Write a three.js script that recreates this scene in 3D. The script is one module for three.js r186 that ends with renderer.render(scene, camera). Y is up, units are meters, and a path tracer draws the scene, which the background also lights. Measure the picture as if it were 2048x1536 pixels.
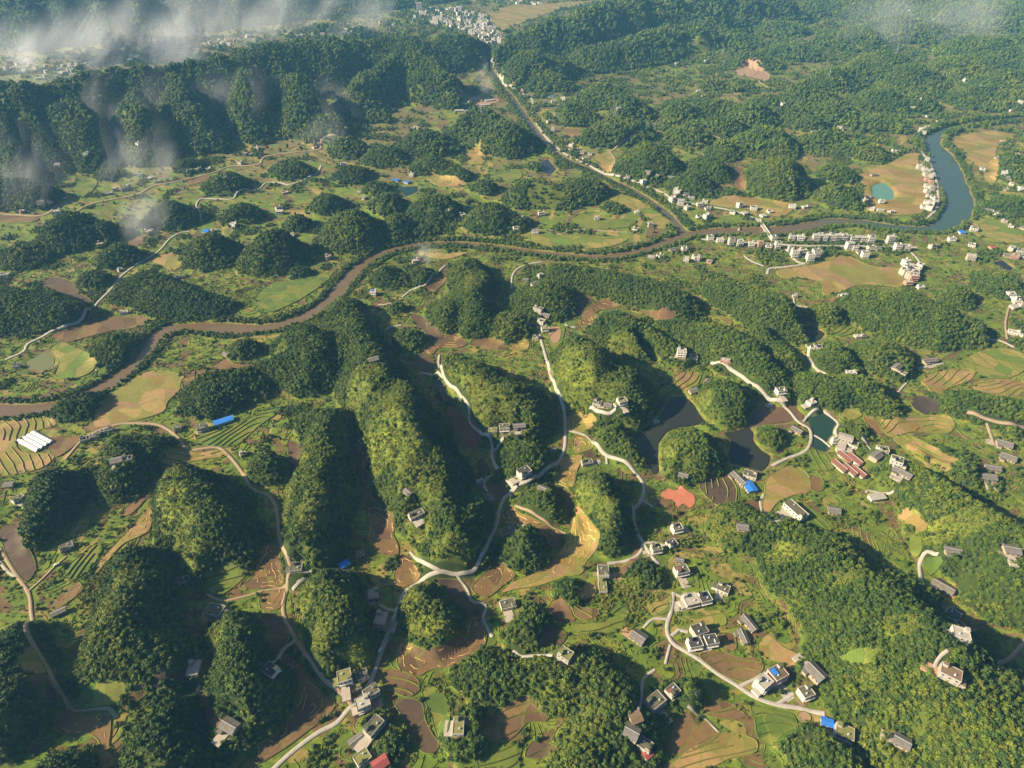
import * as THREE from 'three';
import { Sky } from 'three/addons/objects/Sky.js';
import { mergeGeometries } from 'three/addons/utils/BufferGeometryUtils.js';

// ---------------------------------------------------------------- camera, sky, sun, exposure
const scene = new THREE.Scene();
const CAMH = 500, PITCH = 38 * Math.PI / 180, FOV = 62;
const camera = new THREE.PerspectiveCamera(FOV, 4 / 3, 1, 30000);
camera.position.set(0, CAMH, 0);
camera.rotation.set(-PITCH, 0, 0);
const SUN = new THREE.Vector3(-0.85, 0.51, 0.18).normalize();
const sky = new Sky();
sky.name = 'sky'; sky.scale.setScalar(20000);
sky.userData = { kind: 'structure', label: 'clear hazy morning sky above the valley', category: 'sky' };
Object.entries({ turbidity: 6, rayleigh: 0.9, mieCoefficient: 0.004, mieDirectionalG: 0.8 }).forEach(([k, v]) => { sky.material.uniforms[k].value = v; });
sky.material.uniforms.sunPosition.value.copy(SUN);
scene.add(sky);
scene.environmentIntensity = 0.1;
const sun = new THREE.DirectionalLight(new THREE.Color().setRGB(1, 0.81, 0.50), 5);
sun.name = 'sun';
sun.position.set(SUN.x * 4000, SUN.y * 4000, SUN.z * 4000 - 1500); sun.target.position.set(0, 0, -1500);
sun.castShadow = true; sun.shadow.mapSize.set(4096, 4096); sun.shadow.radius = 1;
Object.assign(sun.shadow.camera, { left: -3000, right: 3000, top: 3000, bottom: -3000, near: 10, far: 9000 });
scene.add(sun, sun.target);
const renderer = new THREE.WebGLRenderer({ antialias: true });
renderer.toneMapping = THREE.LinearToneMapping;
renderer.toneMappingExposure = 2.15;
renderer.shadowMap.enabled = true;
scene.fog = new THREE.FogExp2(new THREE.Color().setRGB(0.24, 0.63, 1.0), 0.000068);

// ---------------------------------------------------------------- helpers
let seed = 7;
const rnd = () => { seed = (seed * 1664525 + 1013904223) >>> 0; return seed / 4294967296; };
const rr = (a, b) => a + (b - a) * rnd();
const clamp = (v, a = 0, b = 1) => v < a ? a : v > b ? b : v;
const mix = (a, b, t) => a + (b - a) * t;
const sstep = (a, b, v) => { const t = clamp((v - a) / (b - a)); return t * t * (3 - 2 * t); };
const hash2 = (i, j) => { let n = Math.imul(i, 374761393) + Math.imul(j, 668265263) | 0; n = Math.imul(n ^ (n >>> 13), 1274126177); return ((n ^ (n >>> 16)) >>> 0) / 4294967296; };
function noise(x, y) { // value noise, -1..1
  const i = Math.floor(x), j = Math.floor(y), u = x - i, v = y - j, a = u * u * (3 - 2 * u), b = v * v * (3 - 2 * v);
  const p = hash2(i, j), q = hash2(i + 1, j), r = hash2(i, j + 1), s = hash2(i + 1, j + 1);
  return (p + (q - p) * a + (r - p) * b + (p - q - r + s) * a * b) * 2 - 1;
}
const fbm = (x, y) => 0.55 * noise(x, y) + 0.28 * noise(x * 2.03 + 17.1, y * 2.03 - 4.7) + 0.17 * noise(x * 4.1 - 8.3, y * 4.1 + 31.9);
// a point of the photograph to the ground: bearings read off the picture, placed at a height in the world
const F = 768 / Math.tan(FOV * Math.PI / 360), SP = Math.sin(PITCH), CP = Math.cos(PITCH);
const ray = (px, py) => { const u = (px - 1024) / F, v = (768 - py) / F; return [u, v * CP - SP, -v * SP - CP]; };
function at(px, py, y = 0) { const d = ray(px, py), t = (y - CAMH) / d[1]; return [d[0] * t, d[2] * t, t]; } // x, z, depth
function project(x, y, z) { const dy = y - CAMH, dep = -dy * SP - z * CP; return [1024 + F * x / dep, 768 - F * (dy * CP - z * SP) / dep, dep]; }
// tiles of the picture in which positions were read (700 x 525 pixels shown 2048 wide)
const K = 700 / 2048, TILE = { A1: [0, 0], A2: [674, 0], A3: [1348, 0], B1: [0, 505], B2: [674, 505], B3: [1348, 505], C1: [0, 1011], C2: [674, 1011], C3: [1348, 1011] };
const T = (c, ...v) => { const o = TILE[c], r = []; for (let i = 0; i < v.length; i += 2) r.push([o[0] + v[i] * K, o[1] + v[i + 1] * K]); return r; };
const PX = (...v) => { const r = []; for (let i = 0; i < v.length; i += 2) r.push([v[i], v[i + 1]]); return r; };

const names = {};
const numbered = n => { const k = names[n] = (names[n] ?? -1) + 1; return k ? `${n}_${String(k).padStart(3, '0')}` : n; };
function tag(o, label, category, kind, group) {
  o.userData = { label, category };
  if (kind) o.userData.kind = kind;
  if (group) o.userData.group = group;
  return o;
}
const shade = o => { o.castShadow = o.receiveShadow = true; return o; };
const lin = (r, g, b) => new THREE.Color().setRGB(r, g, b);
const mat = (r, g, b, o = {}) => new THREE.MeshStandardMaterial({ color: lin(r, g, b), roughness: 0.9, ...o });

// ---------------------------------------------------------------- where things lie (read off the photograph)
// hills: crest points [x, y in the photograph, half width there in pixels, height in metres]
const HILLS = [
  [[370, 960, 85, 36], [420, 1050, 95, 38]],
  [[255, 1110, 55, 28], [235, 1180, 85, 42], [230, 1270, 110, 40], [300, 1300, 90, 32]],
  [[450, 1240, 50, 25], [470, 1290, 90, 38], [480, 1370, 95, 35]],
  [[310, 1440, 85, 35], [330, 1510, 90, 32]], [[110, 1535, 70, 22]],
  [[-30, 1290, 80, 34], [5, 1390, 80, 36]],
  [[100, 955, 70, 30], [55, 1045, 40, 18]], [[240, 935, 58, 26], [235, 890, 60, 22], [300, 895, 50, 18]],
  [[530, 910, 55, 28]],
  [[640, 825, 60, 28], [650, 900, 65, 38], [620, 980, 72, 42], [615, 1060, 75, 38], [610, 1110, 50, 18]],
  [[690, 600, 45, 28], [705, 660, 60, 36], [745, 730, 75, 48], [795, 810, 90, 58], [835, 885, 100, 60], [855, 945, 90, 44], [875, 985, 55, 22]],
  [[600, 660, 65, 34], [630, 695, 75, 40], [560, 715, 60, 28]],
  [[430, 755, 85, 28], [485, 748, 60, 25]], [[480, 688, 42, 18]], [[150, 800, 45, 15]], [[225, 688, 60, 14]],
  [[30, 595, 95, 32], [120, 615, 60, 24]], [[280, 552, 60, 28], [350, 585, 62, 26], [420, 608, 50, 14]], [[180, 552, 36, 16]],
  [[540, 468, 75, 48]], [[415, 478, 62, 36]], [[695, 428, 72, 48]], [[600, 543, 28, 12]],
  [[130, 436, 75, 43], [190, 448, 50, 29]], [[235, 498, 45, 22]], [[340, 412, 60, 29]],
  [[455, 352, 55, 26]], [[485, 413, 48, 24]], [[580, 328, 45, 22]], [[650, 393, 40, 26]], [[592, 438, 35, 17]], [[40, 500, 60, 17]],
  [[690, 288, 45, 20]], [[770, 300, 52, 26]], [[700, 338, 40, 22]], [[860, 272, 62, 30]], [[965, 226, 70, 58], [1010, 258, 60, 48]], [[865, 318, 45, 22]], [[913, 342, 38, 17]],
  [[971, 366, 28, 17]], [[1060, 368, 55, 36], [1130, 373, 50, 29], [1185, 362, 42, 26]], [[988, 412, 60, 38], [1030, 435, 35, 17]], [[868, 398, 55, 31]], [[770, 392, 45, 26]], [[787, 440, 50, 29]], [[745, 372, 32, 17]],
  [[1070, 330, 22, 10]], [[1230, 410, 32, 10]], [[850, 450, 40, 12]],
  // long ridge on the left with its spurs
  [[-120, 205, 105, 112], [0, 184, 105, 118], [50, 190, 100, 112], [120, 167, 100, 118], [200, 161, 100, 112], [280, 151, 100, 114], [350, 141, 100, 112], [420, 126, 100, 114], [480, 113, 100, 112], [560, 101, 100, 112], [630, 91, 100, 110], [700, 88, 95, 100], [760, 85, 90, 96], [850, 81, 85, 86], [930, 80, 65, 70], [965, 96, 40, 40]],
  [[0, 215, 48, 100], [10, 270, 54, 70], [20, 340, 54, 36]], [[60, 205, 51, 98], [75, 260, 53, 66], [95, 315, 48, 30]], [[140, 205, 61, 106], [160, 250, 63, 78], [185, 300, 56, 36]], [[268, 192, 61, 104], [285, 240, 63, 78], [300, 292, 56, 32]],
  [[360, 165, 54, 100], [380, 215, 58, 78], [402, 268, 51, 34]], [[487, 155, 56, 108], [495, 195, 56, 88], [512, 240, 48, 44]], [[588, 146, 61, 110], [610, 195, 63, 82], [645, 240, 56, 40]],
  [[790, 112, 61, 98], [740, 150, 63, 76], [700, 205, 53, 34]], [[835, 112, 67, 96], [880, 142, 67, 76], [905, 185, 51, 30]],
  [[300, 292, 30, 20]], [[372, 322, 34, 18]], [[60, 375, 55, 31]], [[10, 365, 60, 41]], [[500, 262, 32, 22]], [[215, 345, 32, 12]], [[745, 230, 34, 14]], [[660, 275, 30, 10]], [[205, 245, 20, 30]],
  // mountains beyond the far valley
  [[-250, -38, 170, 190], [0, -40, 170, 190], [200, -42, 170, 180], [400, -45, 160, 160], [600, -45, 150, 130], [800, -45, 120, 95]],
  [[30, -10, 55, 150], [50, 40, 42, 90], [60, 78, 34, 35]], [[110, -10, 50, 150], [125, 35, 42, 90], [140, 66, 34, 38]], [[200, -10, 50, 150], [215, 30, 42, 85], [240, 66, 34, 34]], [[290, -12, 50, 145], [310, 24, 42, 80], [330, 56, 32, 34]],
  [[390, -15, 50, 130], [400, 15, 42, 75], [415, 46, 32, 30]], [[480, -15, 50, 120], [500, 10, 40, 65], [520, 36, 30, 26]], [[590, -18, 50, 105], [600, 5, 40, 55], [610, 25, 28, 22]], [[690, -18, 45, 85], [700, 3, 36, 40]], [[780, -5, 40, 45]], [[640, 58, 40, 14]], [[720, 66, 40, 14]],
  // ranges on the right
  [[1005, 98, 36, 50], [1060, 70, 60, 84], [1120, 45, 72, 110], [1200, 20, 80, 120], [1280, 5, 85, 124], [1400, -10, 95, 130], [1520, -20, 95, 120]],
  [[1110, 60, 35, 80], [1140, 90, 35, 40]], [[1190, 45, 35, 90], [1220, 70, 35, 50]],
  [[1060, 113, 72, 73], [1115, 118, 50, 50]], [[1180, 100, 55, 55], [1250, 86, 60, 66], [1330, 66, 60, 66], [1400, 58, 60, 60]],
  [[1094, 154, 48, 34]], [[1207, 176, 60, 42]], [[1268, 200, 46, 42]], [[1146, 217, 50, 31]], [[1221, 248, 60, 36], [1262, 246, 45, 31]], [[1187, 272, 35, 21]], [[1300, 294, 80, 53]], [[1344, 244, 35, 21]], [[1334, 203, 30, 21]], [[1375, 258, 48, 28]], [[1010, 150, 30, 20]],
  [[1368, 206, 46, 39]], [[1427, 206, 50, 31]], [[1495, 212, 62, 42]], [[1433, 241, 55, 31]], [[1536, 264, 72, 42]], [[1450, 292, 45, 25]], [[1416, 323, 60, 28]], [[1560, 321, 74, 56]], [[1673, 332, 40, 24]], [[1680, 374, 52, 29]], [[1382, 357, 55, 24]], [[1461, 383, 25, 10]],
  [[1628, 174, 72, 56]], [[1655, 144, 60, 48]], [[1604, 188, 60, 39]], [[1666, 210, 60, 39]], [[1690, 219, 50, 34]], [[1621, 239, 40, 21]], [[1734, 288, 45, 25]], [[1656, 272, 45, 21]], [[1485, 172, 40, 12]], [[1430, 164, 30, 20]], [[1468, 73, 55, 32]], [[1587, 94, 60, 28]], [[1512, 111, 55, 34]], [[1553, 49, 60, 30]], [[1392, 48, 70, 50]], [[1468, 8, 80, 60]], [[1587, 3, 80, 50]],
  [[1717, 66, 80, 46]], [[1810, 42, 90, 56]], [[1775, 111, 80, 59]], [[1724, 128, 70, 53]], [[1826, 135, 80, 62]], [[1929, 118, 90, 76]], [[1980, 83, 90, 60]], [[2015, 152, 90, 67]], [[1861, 171, 60, 28]], [[1775, 189, 60, 36]], [[1833, 198, 50, 25]], [[1963, 188, 60, 31]], [[1895, 12, 100, 60]], [[1990, 15, 95, 70]], [[2100, 80, 110, 70]], [[2100, -10, 110, 90]], [[1700, -10, 100, 70]], [[1800, -10, 100, 80]],
  [[1540, 200, 40, 22]], [[1580, 222, 40, 25]], [[1740, 240, 50, 20]], [[1790, 250, 40, 14]],
  [[2014, 305, 46, 28]], [[2030, 338, 40, 22]], [[2035, 400, 50, 17]], [[1990, 420, 40, 10]],
  // middle ground
  [[1120, 543, 50, 18], [1200, 547, 58, 23], [1290, 562, 66, 28], [1360, 592, 55, 24]], [[1440, 566, 40, 20], [1500, 576, 62, 34], [1560, 606, 66, 36], [1592, 648, 40, 18]],
  [[1350, 648, 42, 15], [1440, 662, 62, 28], [1500, 696, 66, 31], [1545, 748, 52, 20]], [[1530, 662, 45, 22], [1572, 706, 45, 18]], [[1230, 637, 55, 22], [1290, 660, 66, 28], [1350, 698, 40, 14]],
  [[1090, 577, 72, 27]], [[940, 525, 45, 26], [945, 575, 55, 34], [960, 635, 45, 22]], [[895, 605, 58, 28]], [[1020, 637, 55, 20]], [[776, 541, 45, 20]], [[845, 545, 38, 14]], [[818, 670, 42, 16]], [[795, 610, 22, 9]],
  [[915, 716, 48, 30], [960, 742, 72, 42], [1010, 766, 86, 50], [1055, 800, 70, 38]], [[1045, 905, 70, 20]],
  [[1160, 670, 56, 52], [1195, 700, 95, 64], [1235, 745, 100, 46], [1270, 785, 60, 25]], [[1228, 872, 38, 16], [1268, 908, 30, 12]],
  [[1385, 878, 76, 30]], [[1450, 783, 76, 28]], [[1533, 865, 40, 15]], [[1655, 618, 45, 18]], [[1720, 588, 50, 26], [1800, 597, 76, 40], [1880, 612, 80, 40], [1935, 640, 48, 22]],
  [[1675, 697, 52, 25]], [[1775, 692, 62, 26]], [[1640, 765, 58, 20], [1720, 765, 62, 24], [1765, 808, 42, 14]], [[1707, 855, 38, 14]], [[1922, 578, 50, 20]], [[2005, 555, 60, 18]], [[1880, 795, 40, 12], [1940, 798, 52, 18], [2030, 813, 55, 18]],
  [[1850, 880, 28, 12], [1920, 915, 38, 16], [1965, 945, 40, 14]], [[1750, 908, 28, 12], [1830, 942, 50, 24], [1930, 1005, 90, 38], [2060, 1090, 140, 50]],
  [[1490, 1035, 62, 18], [1570, 1055, 60, 20], [1660, 1110, 120, 30], [1780, 1200, 170, 38], [1900, 1330, 230, 46], [2060, 1480, 280, 54]], [[1650, 1500, 90, 20]],
  [[1190, 956, 55, 30], [1215, 1005, 66, 35], [1232, 1058, 45, 20]], [[1075, 988, 52, 20]], [[885, 1015, 70, 30], [908, 1065, 80, 35], [955, 1000, 42, 15]], [[1050, 1072, 62, 25]], [[850, 1188, 58, 28], [880, 1228, 60, 26]],
  [[645, 1165, 75, 36], [680, 1225, 82, 40], [692, 1300, 52, 22]], [[1135, 1182, 42, 12]], [[1055, 1248, 58, 14]], [[980, 1338, 72, 16], [1060, 1350, 72, 18], [1200, 1355, 85, 20], [1240, 1420, 95, 20], [1180, 1490, 80, 16]], [[770, 1490, 50, 9]], [[930, 1450, 50, 16]], [[1375, 1372, 38, 16]], [[1285, 1155, 40, 9]],
];
// rivers: middle line [x, y, half width in pixels]
const RIVERS = [
  [[-40, 822, 14], [80, 818, 13], [150, 800, 13], [230, 760, 13], [290, 700, 12], [330, 662, 11], [400, 652, 13], [470, 658, 14], [540, 655, 10], [610, 632, 10], [660, 600, 10], [690, 565, 9], [720, 535, 9], [770, 505, 8], [840, 490, 7], [900, 487, 6], [1000, 495, 6], [1100, 508, 6], [1200, 515, 6], [1290, 500, 6], [1370, 472, 8], [1450, 462, 11], [1530, 462, 13], [1600, 456, 14], [1660, 444, 13], [1720, 446, 12], [1800, 456, 11], [1870, 458, 13], [1905, 438, 20], [1920, 408, 22], [1906, 365, 22], [1880, 310, 20], [1862, 283, 14], [1885, 262, 8], [1945, 248, 7], [2080, 236, 6]],
  [[1372, 472, 7], [1330, 424, 5], [1270, 384, 5], [1200, 348, 5], [1120, 312, 5], [1085, 280, 6], [1050, 235, 6], [1020, 192, 5], [988, 150, 4], [972, 120, 4]],
];
const PONDS = [
  ['pond', 'large dark pond around the wooded island', 'dark', T('B2', 1760, 1060, 1830, 1000, 1900, 950, 1960, 850, 2048, 845, 2110, 900, 2140, 960, 2180, 990, 2270, 1050, 2330, 1040, 2400, 1020, 2440, 1060, 2440, 1100, 2480, 1150, 2530, 1190, 2520, 1240, 2480, 1280, 2400, 1250, 2300, 1230, 2290, 1180, 2300, 1100, 2240, 1040, 2150, 1010, 2000, 1020, 1930, 1050, 1880, 1120, 1890, 1190, 1900, 1310, 1850, 1290, 1790, 1180, 1720, 1100)],
  ['pond', 'muddy brown pond east of the tree-covered mound', 'brown', T('B3', 410, 990, 500, 900, 560, 870, 650, 920, 700, 980, 640, 990, 560, 1000, 430, 1030)],
  ['pond', 'small brown pond pinched between lane and house', 'brown', T('B3', 660, 890, 720, 860, 760, 920, 750, 980, 700, 960)],
  ['pond', 'deep green pond ringed by pale paths', 'teal', T('B3', 785, 970, 850, 925, 880, 930, 945, 1000, 935, 1060, 950, 1080, 915, 1140, 870, 1170, 815, 1140, 820, 1060, 805, 1010)],
  ['pond', 'black pond at the foot of the ridge near the little knoll', 'dark', T('B3', 760, 490, 765, 440, 800, 425, 880, 475, 850, 510, 800, 530, 770, 510)],
  ['pond', 'turquoise pond in the ochre plain inside the river bend', 'turquoise', T('A3', 1160, 1090, 1220, 1065, 1285, 1115, 1285, 1165, 1230, 1175, 1165, 1150)],
  ['pond', 'square olive fish pond in the left valley fields', 'olive', T('B1', 160, 640, 270, 580, 315, 615, 310, 660, 250, 695, 170, 680)],
  ['pond', 'narrow dark pond below the wooded ridge', 'dark', T('B2', 1720, 540, 1780, 540, 1860, 600, 1895, 640, 1870, 650, 1780, 610)],
  ['pond', 'dark pond in the little side valley by the tributary', 'dark', T('A2', 1180, 960, 1230, 930, 1280, 990, 1250, 1020, 1210, 1010)],
  ['pond', 'green pond under the blue roofed sheds', 'teal', T('A2', 370, 1095, 470, 1090, 470, 1120, 400, 1150)],
  ['pond', 'dark pond beside the right hand hamlet', 'dark', T('B3', 1880, 60, 1920, 45, 1980, 90, 1960, 110)],
  ['pond', 'dark pool behind the long wooded ridge', 'dark', T('B3', 1490, 215, 1560, 215, 1580, 245, 1540, 245)],
  ['pond', 'pool between hillock and valley road', 'brown', T('A2', 1230, 680, 1260, 660, 1320, 740, 1290, 740)],
  ['pond', 'grey pool below the red field by the valley road', 'dark', T('A2', 1310, 800, 1350, 785, 1370, 805, 1330, 815)],
];
// fields: [kind, outline]; kinds: brown, dark, ochre, olive, green, red, pink; r = straw rows, t = terrace banks
const FIELDS = [
  ['brown r', 'ring of brown paddy with straw rows curling round the small round hill', T('C2', 370, 780, 350, 900, 370, 960, 470, 1000, 560, 960, 700, 930, 800, 880, 870, 800, 870, 720, 850, 660, 780, 640, 740, 720, 640, 800, 520, 840, 430, 810)],
  ['brown t', 'narrow stepped paddies below the ring-shaped field', T('C2', 250, 980, 350, 960, 470, 1020, 480, 1080, 430, 1120, 350, 1100, 290, 1050)],
  ['dark', 'dark wet paddy strip beside the bottom lane', T('C2', 330, 1140, 400, 1130, 490, 1150, 520, 1260, 560, 1340, 600, 1400, 560, 1450, 480, 1430, 420, 1300, 360, 1200)],
  ['brown r', 'brown paddy with a green tuft west of the looped road', T('C2', 200, 10, 290, 0, 340, 110, 330, 170, 360, 250, 350, 300, 270, 290, 190, 230, 185, 120)],
  ['brown r', 'small paddy with chevron straw rows by the looped road', T('C2', 340, 380, 380, 290, 440, 320, 490, 390, 480, 430, 400, 480, 340, 490)],
  ['brown r', 'leaf-shaped brown paddy inside the fork of two lanes', T('C2', 790, 490, 870, 390, 950, 335, 1040, 410, 960, 480, 880, 540, 830, 530)],
  ['dark', 'dark paddy in the shadow behind the small round hill', T('C2', 560, 440, 640, 430, 710, 440, 750, 500, 790, 560, 860, 590, 850, 630, 790, 630, 680, 560, 620, 480)],
  ['brown r', 'brown paddy under the slope with the footpath', T('C2', 970, 100, 1000, 0, 1080, 50, 1180, 90, 1320, 170, 1300, 250, 1240, 230, 1130, 130)],
  ['ochre r', 'long ochre paddy with many straw rows in the central valley', T('C2', 1370, 130, 1400, 0, 1440, 30, 1500, 110, 1540, 180, 1520, 250, 1460, 330, 1430, 400, 1330, 420, 1180, 470, 1050, 490, 960, 510, 1000, 470, 1100, 420, 1210, 370, 1290, 290, 1340, 200)],
  ['brown', 'triangular bare brown field with one dark spot', T('C2', 1225, 630, 1290, 525, 1340, 570, 1390, 680, 1320, 680)],
  ['dark t', 'small dark terraced pools south of the triangular field', T('C2', 1160, 800, 1200, 730, 1260, 700, 1340, 760, 1290, 830, 1200, 830)],
  ['brown t', 'brown terraces fanning out in the bottom wood', T('C2', 820, 1260, 930, 1220, 1010, 1150, 1110, 1110, 1220, 1210, 1230, 1260, 1120, 1270, 1050, 1340, 970, 1390, 870, 1360)],
  ['dark t', 'dark wedge of paddy near the bottom edge', T('C2', 1100, 1470, 1150, 1380, 1240, 1390, 1290, 1430, 1230, 1470)],
  ['brown t', 'curved brown terraces right of the triangular field', T('C2', 1380, 570, 1440, 600, 1530, 610, 1520, 650, 1440, 670, 1390, 640)],
  ['ochre t', 'ochre hillside terraces below the pair of joined houses', T('C2', 1400, 500, 1500, 440, 1510, 520, 1440, 560)],
  ['brown', 'brown field hugging the curl of the pale spur lane', T('C2', 1630, 340, 1700, 330, 1740, 250, 1760, 200, 1770, 300, 1720, 360, 1680, 400, 1640, 380)],
  ['olive t', 'olive slope left of the pale lane junction', T('C2', 1800, 580, 1900, 560, 1950, 520, 1940, 620, 1850, 640)],
  ['green t', 'bright green terraces on the slope above the bottom wood', T('C2', 1370, 690, 1560, 680, 1640, 560, 1700, 600, 1660, 720, 1500, 760, 1400, 740)],
  ['green', 'grassy strip beside the dark bottom paddies', T('C2', 500, 1080, 560, 1060, 640, 1130, 660, 1250, 640, 1330, 600, 1360, 550, 1230)],
  ['green t', 'green terraces at the bottom edge', T('C2', 820, 1490, 960, 1440, 1080, 1400, 1060, 1490, 1000, 1536, 830, 1536)],
  ['brown', 'square bare field beside the three dark roofed houses', T('C3', 250, 770, 340, 750, 360, 840, 290, 850)],
  ['brown t', 'rippled brown terraces below the three dark roofed houses', T('C3', 150, 880, 260, 850, 380, 890, 500, 900, 520, 960, 400, 1030, 300, 1000, 220, 950)],
  ['ochre t', 'ochre terraces at the edge of the big forest slope', T('C3', 490, 850, 550, 760, 640, 830, 730, 880, 710, 950, 620, 920, 540, 900)],
  ['brown', 'large brown flooded field beside the straight pale dyke', T('C3', -60, 1440, -30, 1340, 70, 1200, 260, 1330, 200, 1390, 60, 1450)],
  ['brown t', 'crescent terraces under the winding lane', T('C3', 160, 1200, 260, 1130, 400, 1210, 430, 1240, 300, 1250, 200, 1230)],
  ['ochre t', 'broad ochre terraces in the bottom right corner of farmland', T('C3', -60, 1536, 0, 1490, 130, 1400, 300, 1330, 480, 1380, 480, 1440, 330, 1480, 200, 1536)],
  ['olive', 'thin olive garden strip below the long white house', T('C3', 20, 650, 150, 650, 290, 640, 300, 700, 120, 690)],
  ['pink', 'tiny pinkish plot below the winding lane', T('C3', 720, 1230, 760, 1205, 800, 1240, 770, 1280)],
  ['ochre', 'ochre glade high in the big forest', T('C3', 1310, 80, 1340, 20, 1430, 40, 1480, 130, 1440, 160, 1370, 110)],
  ['green', 'green glade beside the hooked forest lane', T('C3', 1380, 280, 1390, 170, 1440, 180, 1450, 260, 1410, 310)],
  ['green', 'grass plot inside the hooked forest lane', T('C3', 1470, 310, 1550, 300, 1570, 330, 1490, 410)],
  ['green', 'green dell inside the forest slope', T('C3', 960, 890, 1100, 830, 1200, 830, 1150, 920, 1050, 930)],
  ['green t', 'striped green terraces beside the large hall', T('C3', 720, 0, 760, 0, 920, 110, 900, 160, 800, 110)],
  ['green t', 'green slope beneath the winding lane', T('C3', 450, 1180, 560, 1190, 700, 1230, 720, 1330, 600, 1400, 500, 1370, 470, 1250)],
  ['brown r', 'brown paddy with straw rows below the left road', T('C1', 1470, 430, 1550, 230, 1610, 220, 1650, 370, 1660, 450, 1560, 490, 1400, 480)],
  ['brown r', 'short brown paddy under the dam path', T('C1', 1530, 610, 1540, 500, 1660, 470, 1640, 600)],
  ['dark', 'shadowed paddy beside the left road', T('C1', 1540, 640, 1640, 640, 1690, 760, 1680, 800, 1590, 850, 1560, 760)],
  ['brown r', 'long brown paddy wrapping the bottom left hill', T('C1', 1640, 900, 1700, 870, 1790, 980, 1960, 1160, 1930, 1220, 1790, 1330, 1640, 1440, 1500, 1510, 1500, 1420, 1620, 1340, 1700, 1230, 1740, 1150, 1730, 980)],
  ['brown r', 'terraced paddies inside the bottom left lane bend', T('C1', 320, 1310, 370, 1200, 480, 1220, 640, 1240, 650, 1300, 640, 1430, 690, 1536, 600, 1536, 590, 1400, 530, 1340, 350, 1340)],
  ['brown t', 'small stepped paddy in the bottom left corner', T('C1', 170, 1410, 250, 1360, 290, 1390, 280, 1420, 180, 1460)],
  ['dark', 'dark paddy between two hills by the white walled house', T('C1', 880, 1020, 1010, 950, 1110, 900, 1100, 1000, 1050, 1040, 890, 1080)],
  ['brown t', 'curved steps above the bottom left lane', T('C1', 700, 1180, 830, 1040, 880, 1060, 820, 1130, 740, 1200)],
  ['ochre r', 'ochre paddy on the outside of the bottom left lane', T('C1', 80, 920, 180, 830, 230, 900, 260, 980, 180, 980, 110, 950)],
  ['dark', 'dark paddy strip under the bottom left lane', T('C1', 180, 990, 260, 990, 310, 1060, 320, 1150, 220, 1130)],
  ['ochre r', 'ochre paddy strip winding between the two left hills', T('C1', 560, 360, 700, 200, 860, 30, 880, 0, 870, 150, 720, 230, 630, 330, 560, 400)],
  ['brown r', 'brown paddy scrap at the foot of the lit left hill', T('C1', 320, 560, 380, 500, 460, 450, 480, 500, 400, 570, 330, 620)],
  ['dark', 'dark paddy on the far left below the track', T('C1', 0, 130, 100, 110, 170, 250, 210, 380, 160, 450, 90, 380, 20, 240)],
  ['green t', 'green crop slope inside the bottom left lane bend', T('C1', 400, 1140, 560, 1040, 680, 1020, 740, 1060, 690, 1150, 560, 1180, 430, 1185)],
  ['dark', 'shaded paddy under the bottom left hill', T('C1', 1170, 1040, 1210, 1100, 1280, 1230, 1310, 1290, 1220, 1300, 1180, 1200)],
  ['green t', 'green terraces under the left hill crest', T('C1', 1190, 400, 1300, 340, 1450, 380, 1400, 450, 1300, 520, 1200, 480)],
  ['green t', 'green terraces left of the isolated grey house', T('C1', 430, 330, 560, 230, 600, 250, 520, 380, 420, 440, 380, 380)],
  ['brown', 'long brown field under the left track', T('B1', 300, 490, 470, 420, 690, 375, 860, 385, 840, 430, 660, 460, 500, 500, 380, 530)],
  ['olive', 'olive parcels beside the square fish pond', T('B1', 300, 560, 350, 530, 450, 560, 560, 620, 570, 650, 500, 720, 400, 740, 330, 730, 345, 640)],
  ['ochre', 'patchwork of ochre parcels south of the river', T('B1', 560, 940, 650, 840, 860, 700, 1000, 700, 1100, 760, 1050, 810, 980, 880, 960, 930, 850, 970, 700, 1000, 560, 1020)],
  ['brown t', 'banked terraces at the end of the ochre patchwork', T('B1', 1080, 730, 1140, 690, 1200, 690, 1200, 760, 1130, 800, 1060, 800)],
  ['ochre t', 'ochre fields with green banks on the left edge', T('B1', -60, 1010, 250, 960, 330, 1010, 200, 1050, 100, 1110, 130, 1170, 290, 1180, 320, 1200, 250, 1260, -60, 1300)],
  ['brown', 'brown field right of the white tunnel roofs', T('B1', 300, 1090, 470, 1080, 460, 1110, 330, 1200, 290, 1160)],
  ['brown', 'small field between river trees and left road', T('B1', 480, 1030, 600, 970, 680, 1000, 540, 1050)],
  ['ochre t', 'ochre bank south of the left road', T('B1', 980, 1130, 1080, 1120, 1130, 1170, 1290, 1160, 1330, 1190, 1200, 1210, 1100, 1230, 1030, 1250, 960, 1310)],
  ['brown t', 'brown strip descending from the left road', T('B1', 880, 1360, 960, 1310, 940, 1350, 860, 1440, 760, 1536, 700, 1536, 820, 1420)],
  ['dark', 'dark flooded field by the upper left lane', T('B1', 240, 180, 300, 150, 420, 170, 470, 240, 550, 290, 450, 290, 330, 250)],
  ['green t', 'green field tongue on the north bank of the river', T('B1', 1500, 260, 1600, 180, 1720, 160, 1900, 120, 1930, 150, 1800, 250, 1690, 310, 1580, 350, 1500, 300)],
  ['brown', 'brown strip by the little barn south of the river', T('B1', 1240, 665, 1330, 625, 1380, 655, 1490, 660, 1480, 690, 1260, 685)],
  ['ochre', 'ochre meadow beside the bright lane bend', T('B1', 900, 40, 1010, 0, 1060, 60, 1030, 100, 950, 80)],
  ['dark', 'shaded paddy between two ridges', T('B1', 1690, 1100, 1750, 1120, 1780, 1200, 1760, 1300, 1720, 1280)],
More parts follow.
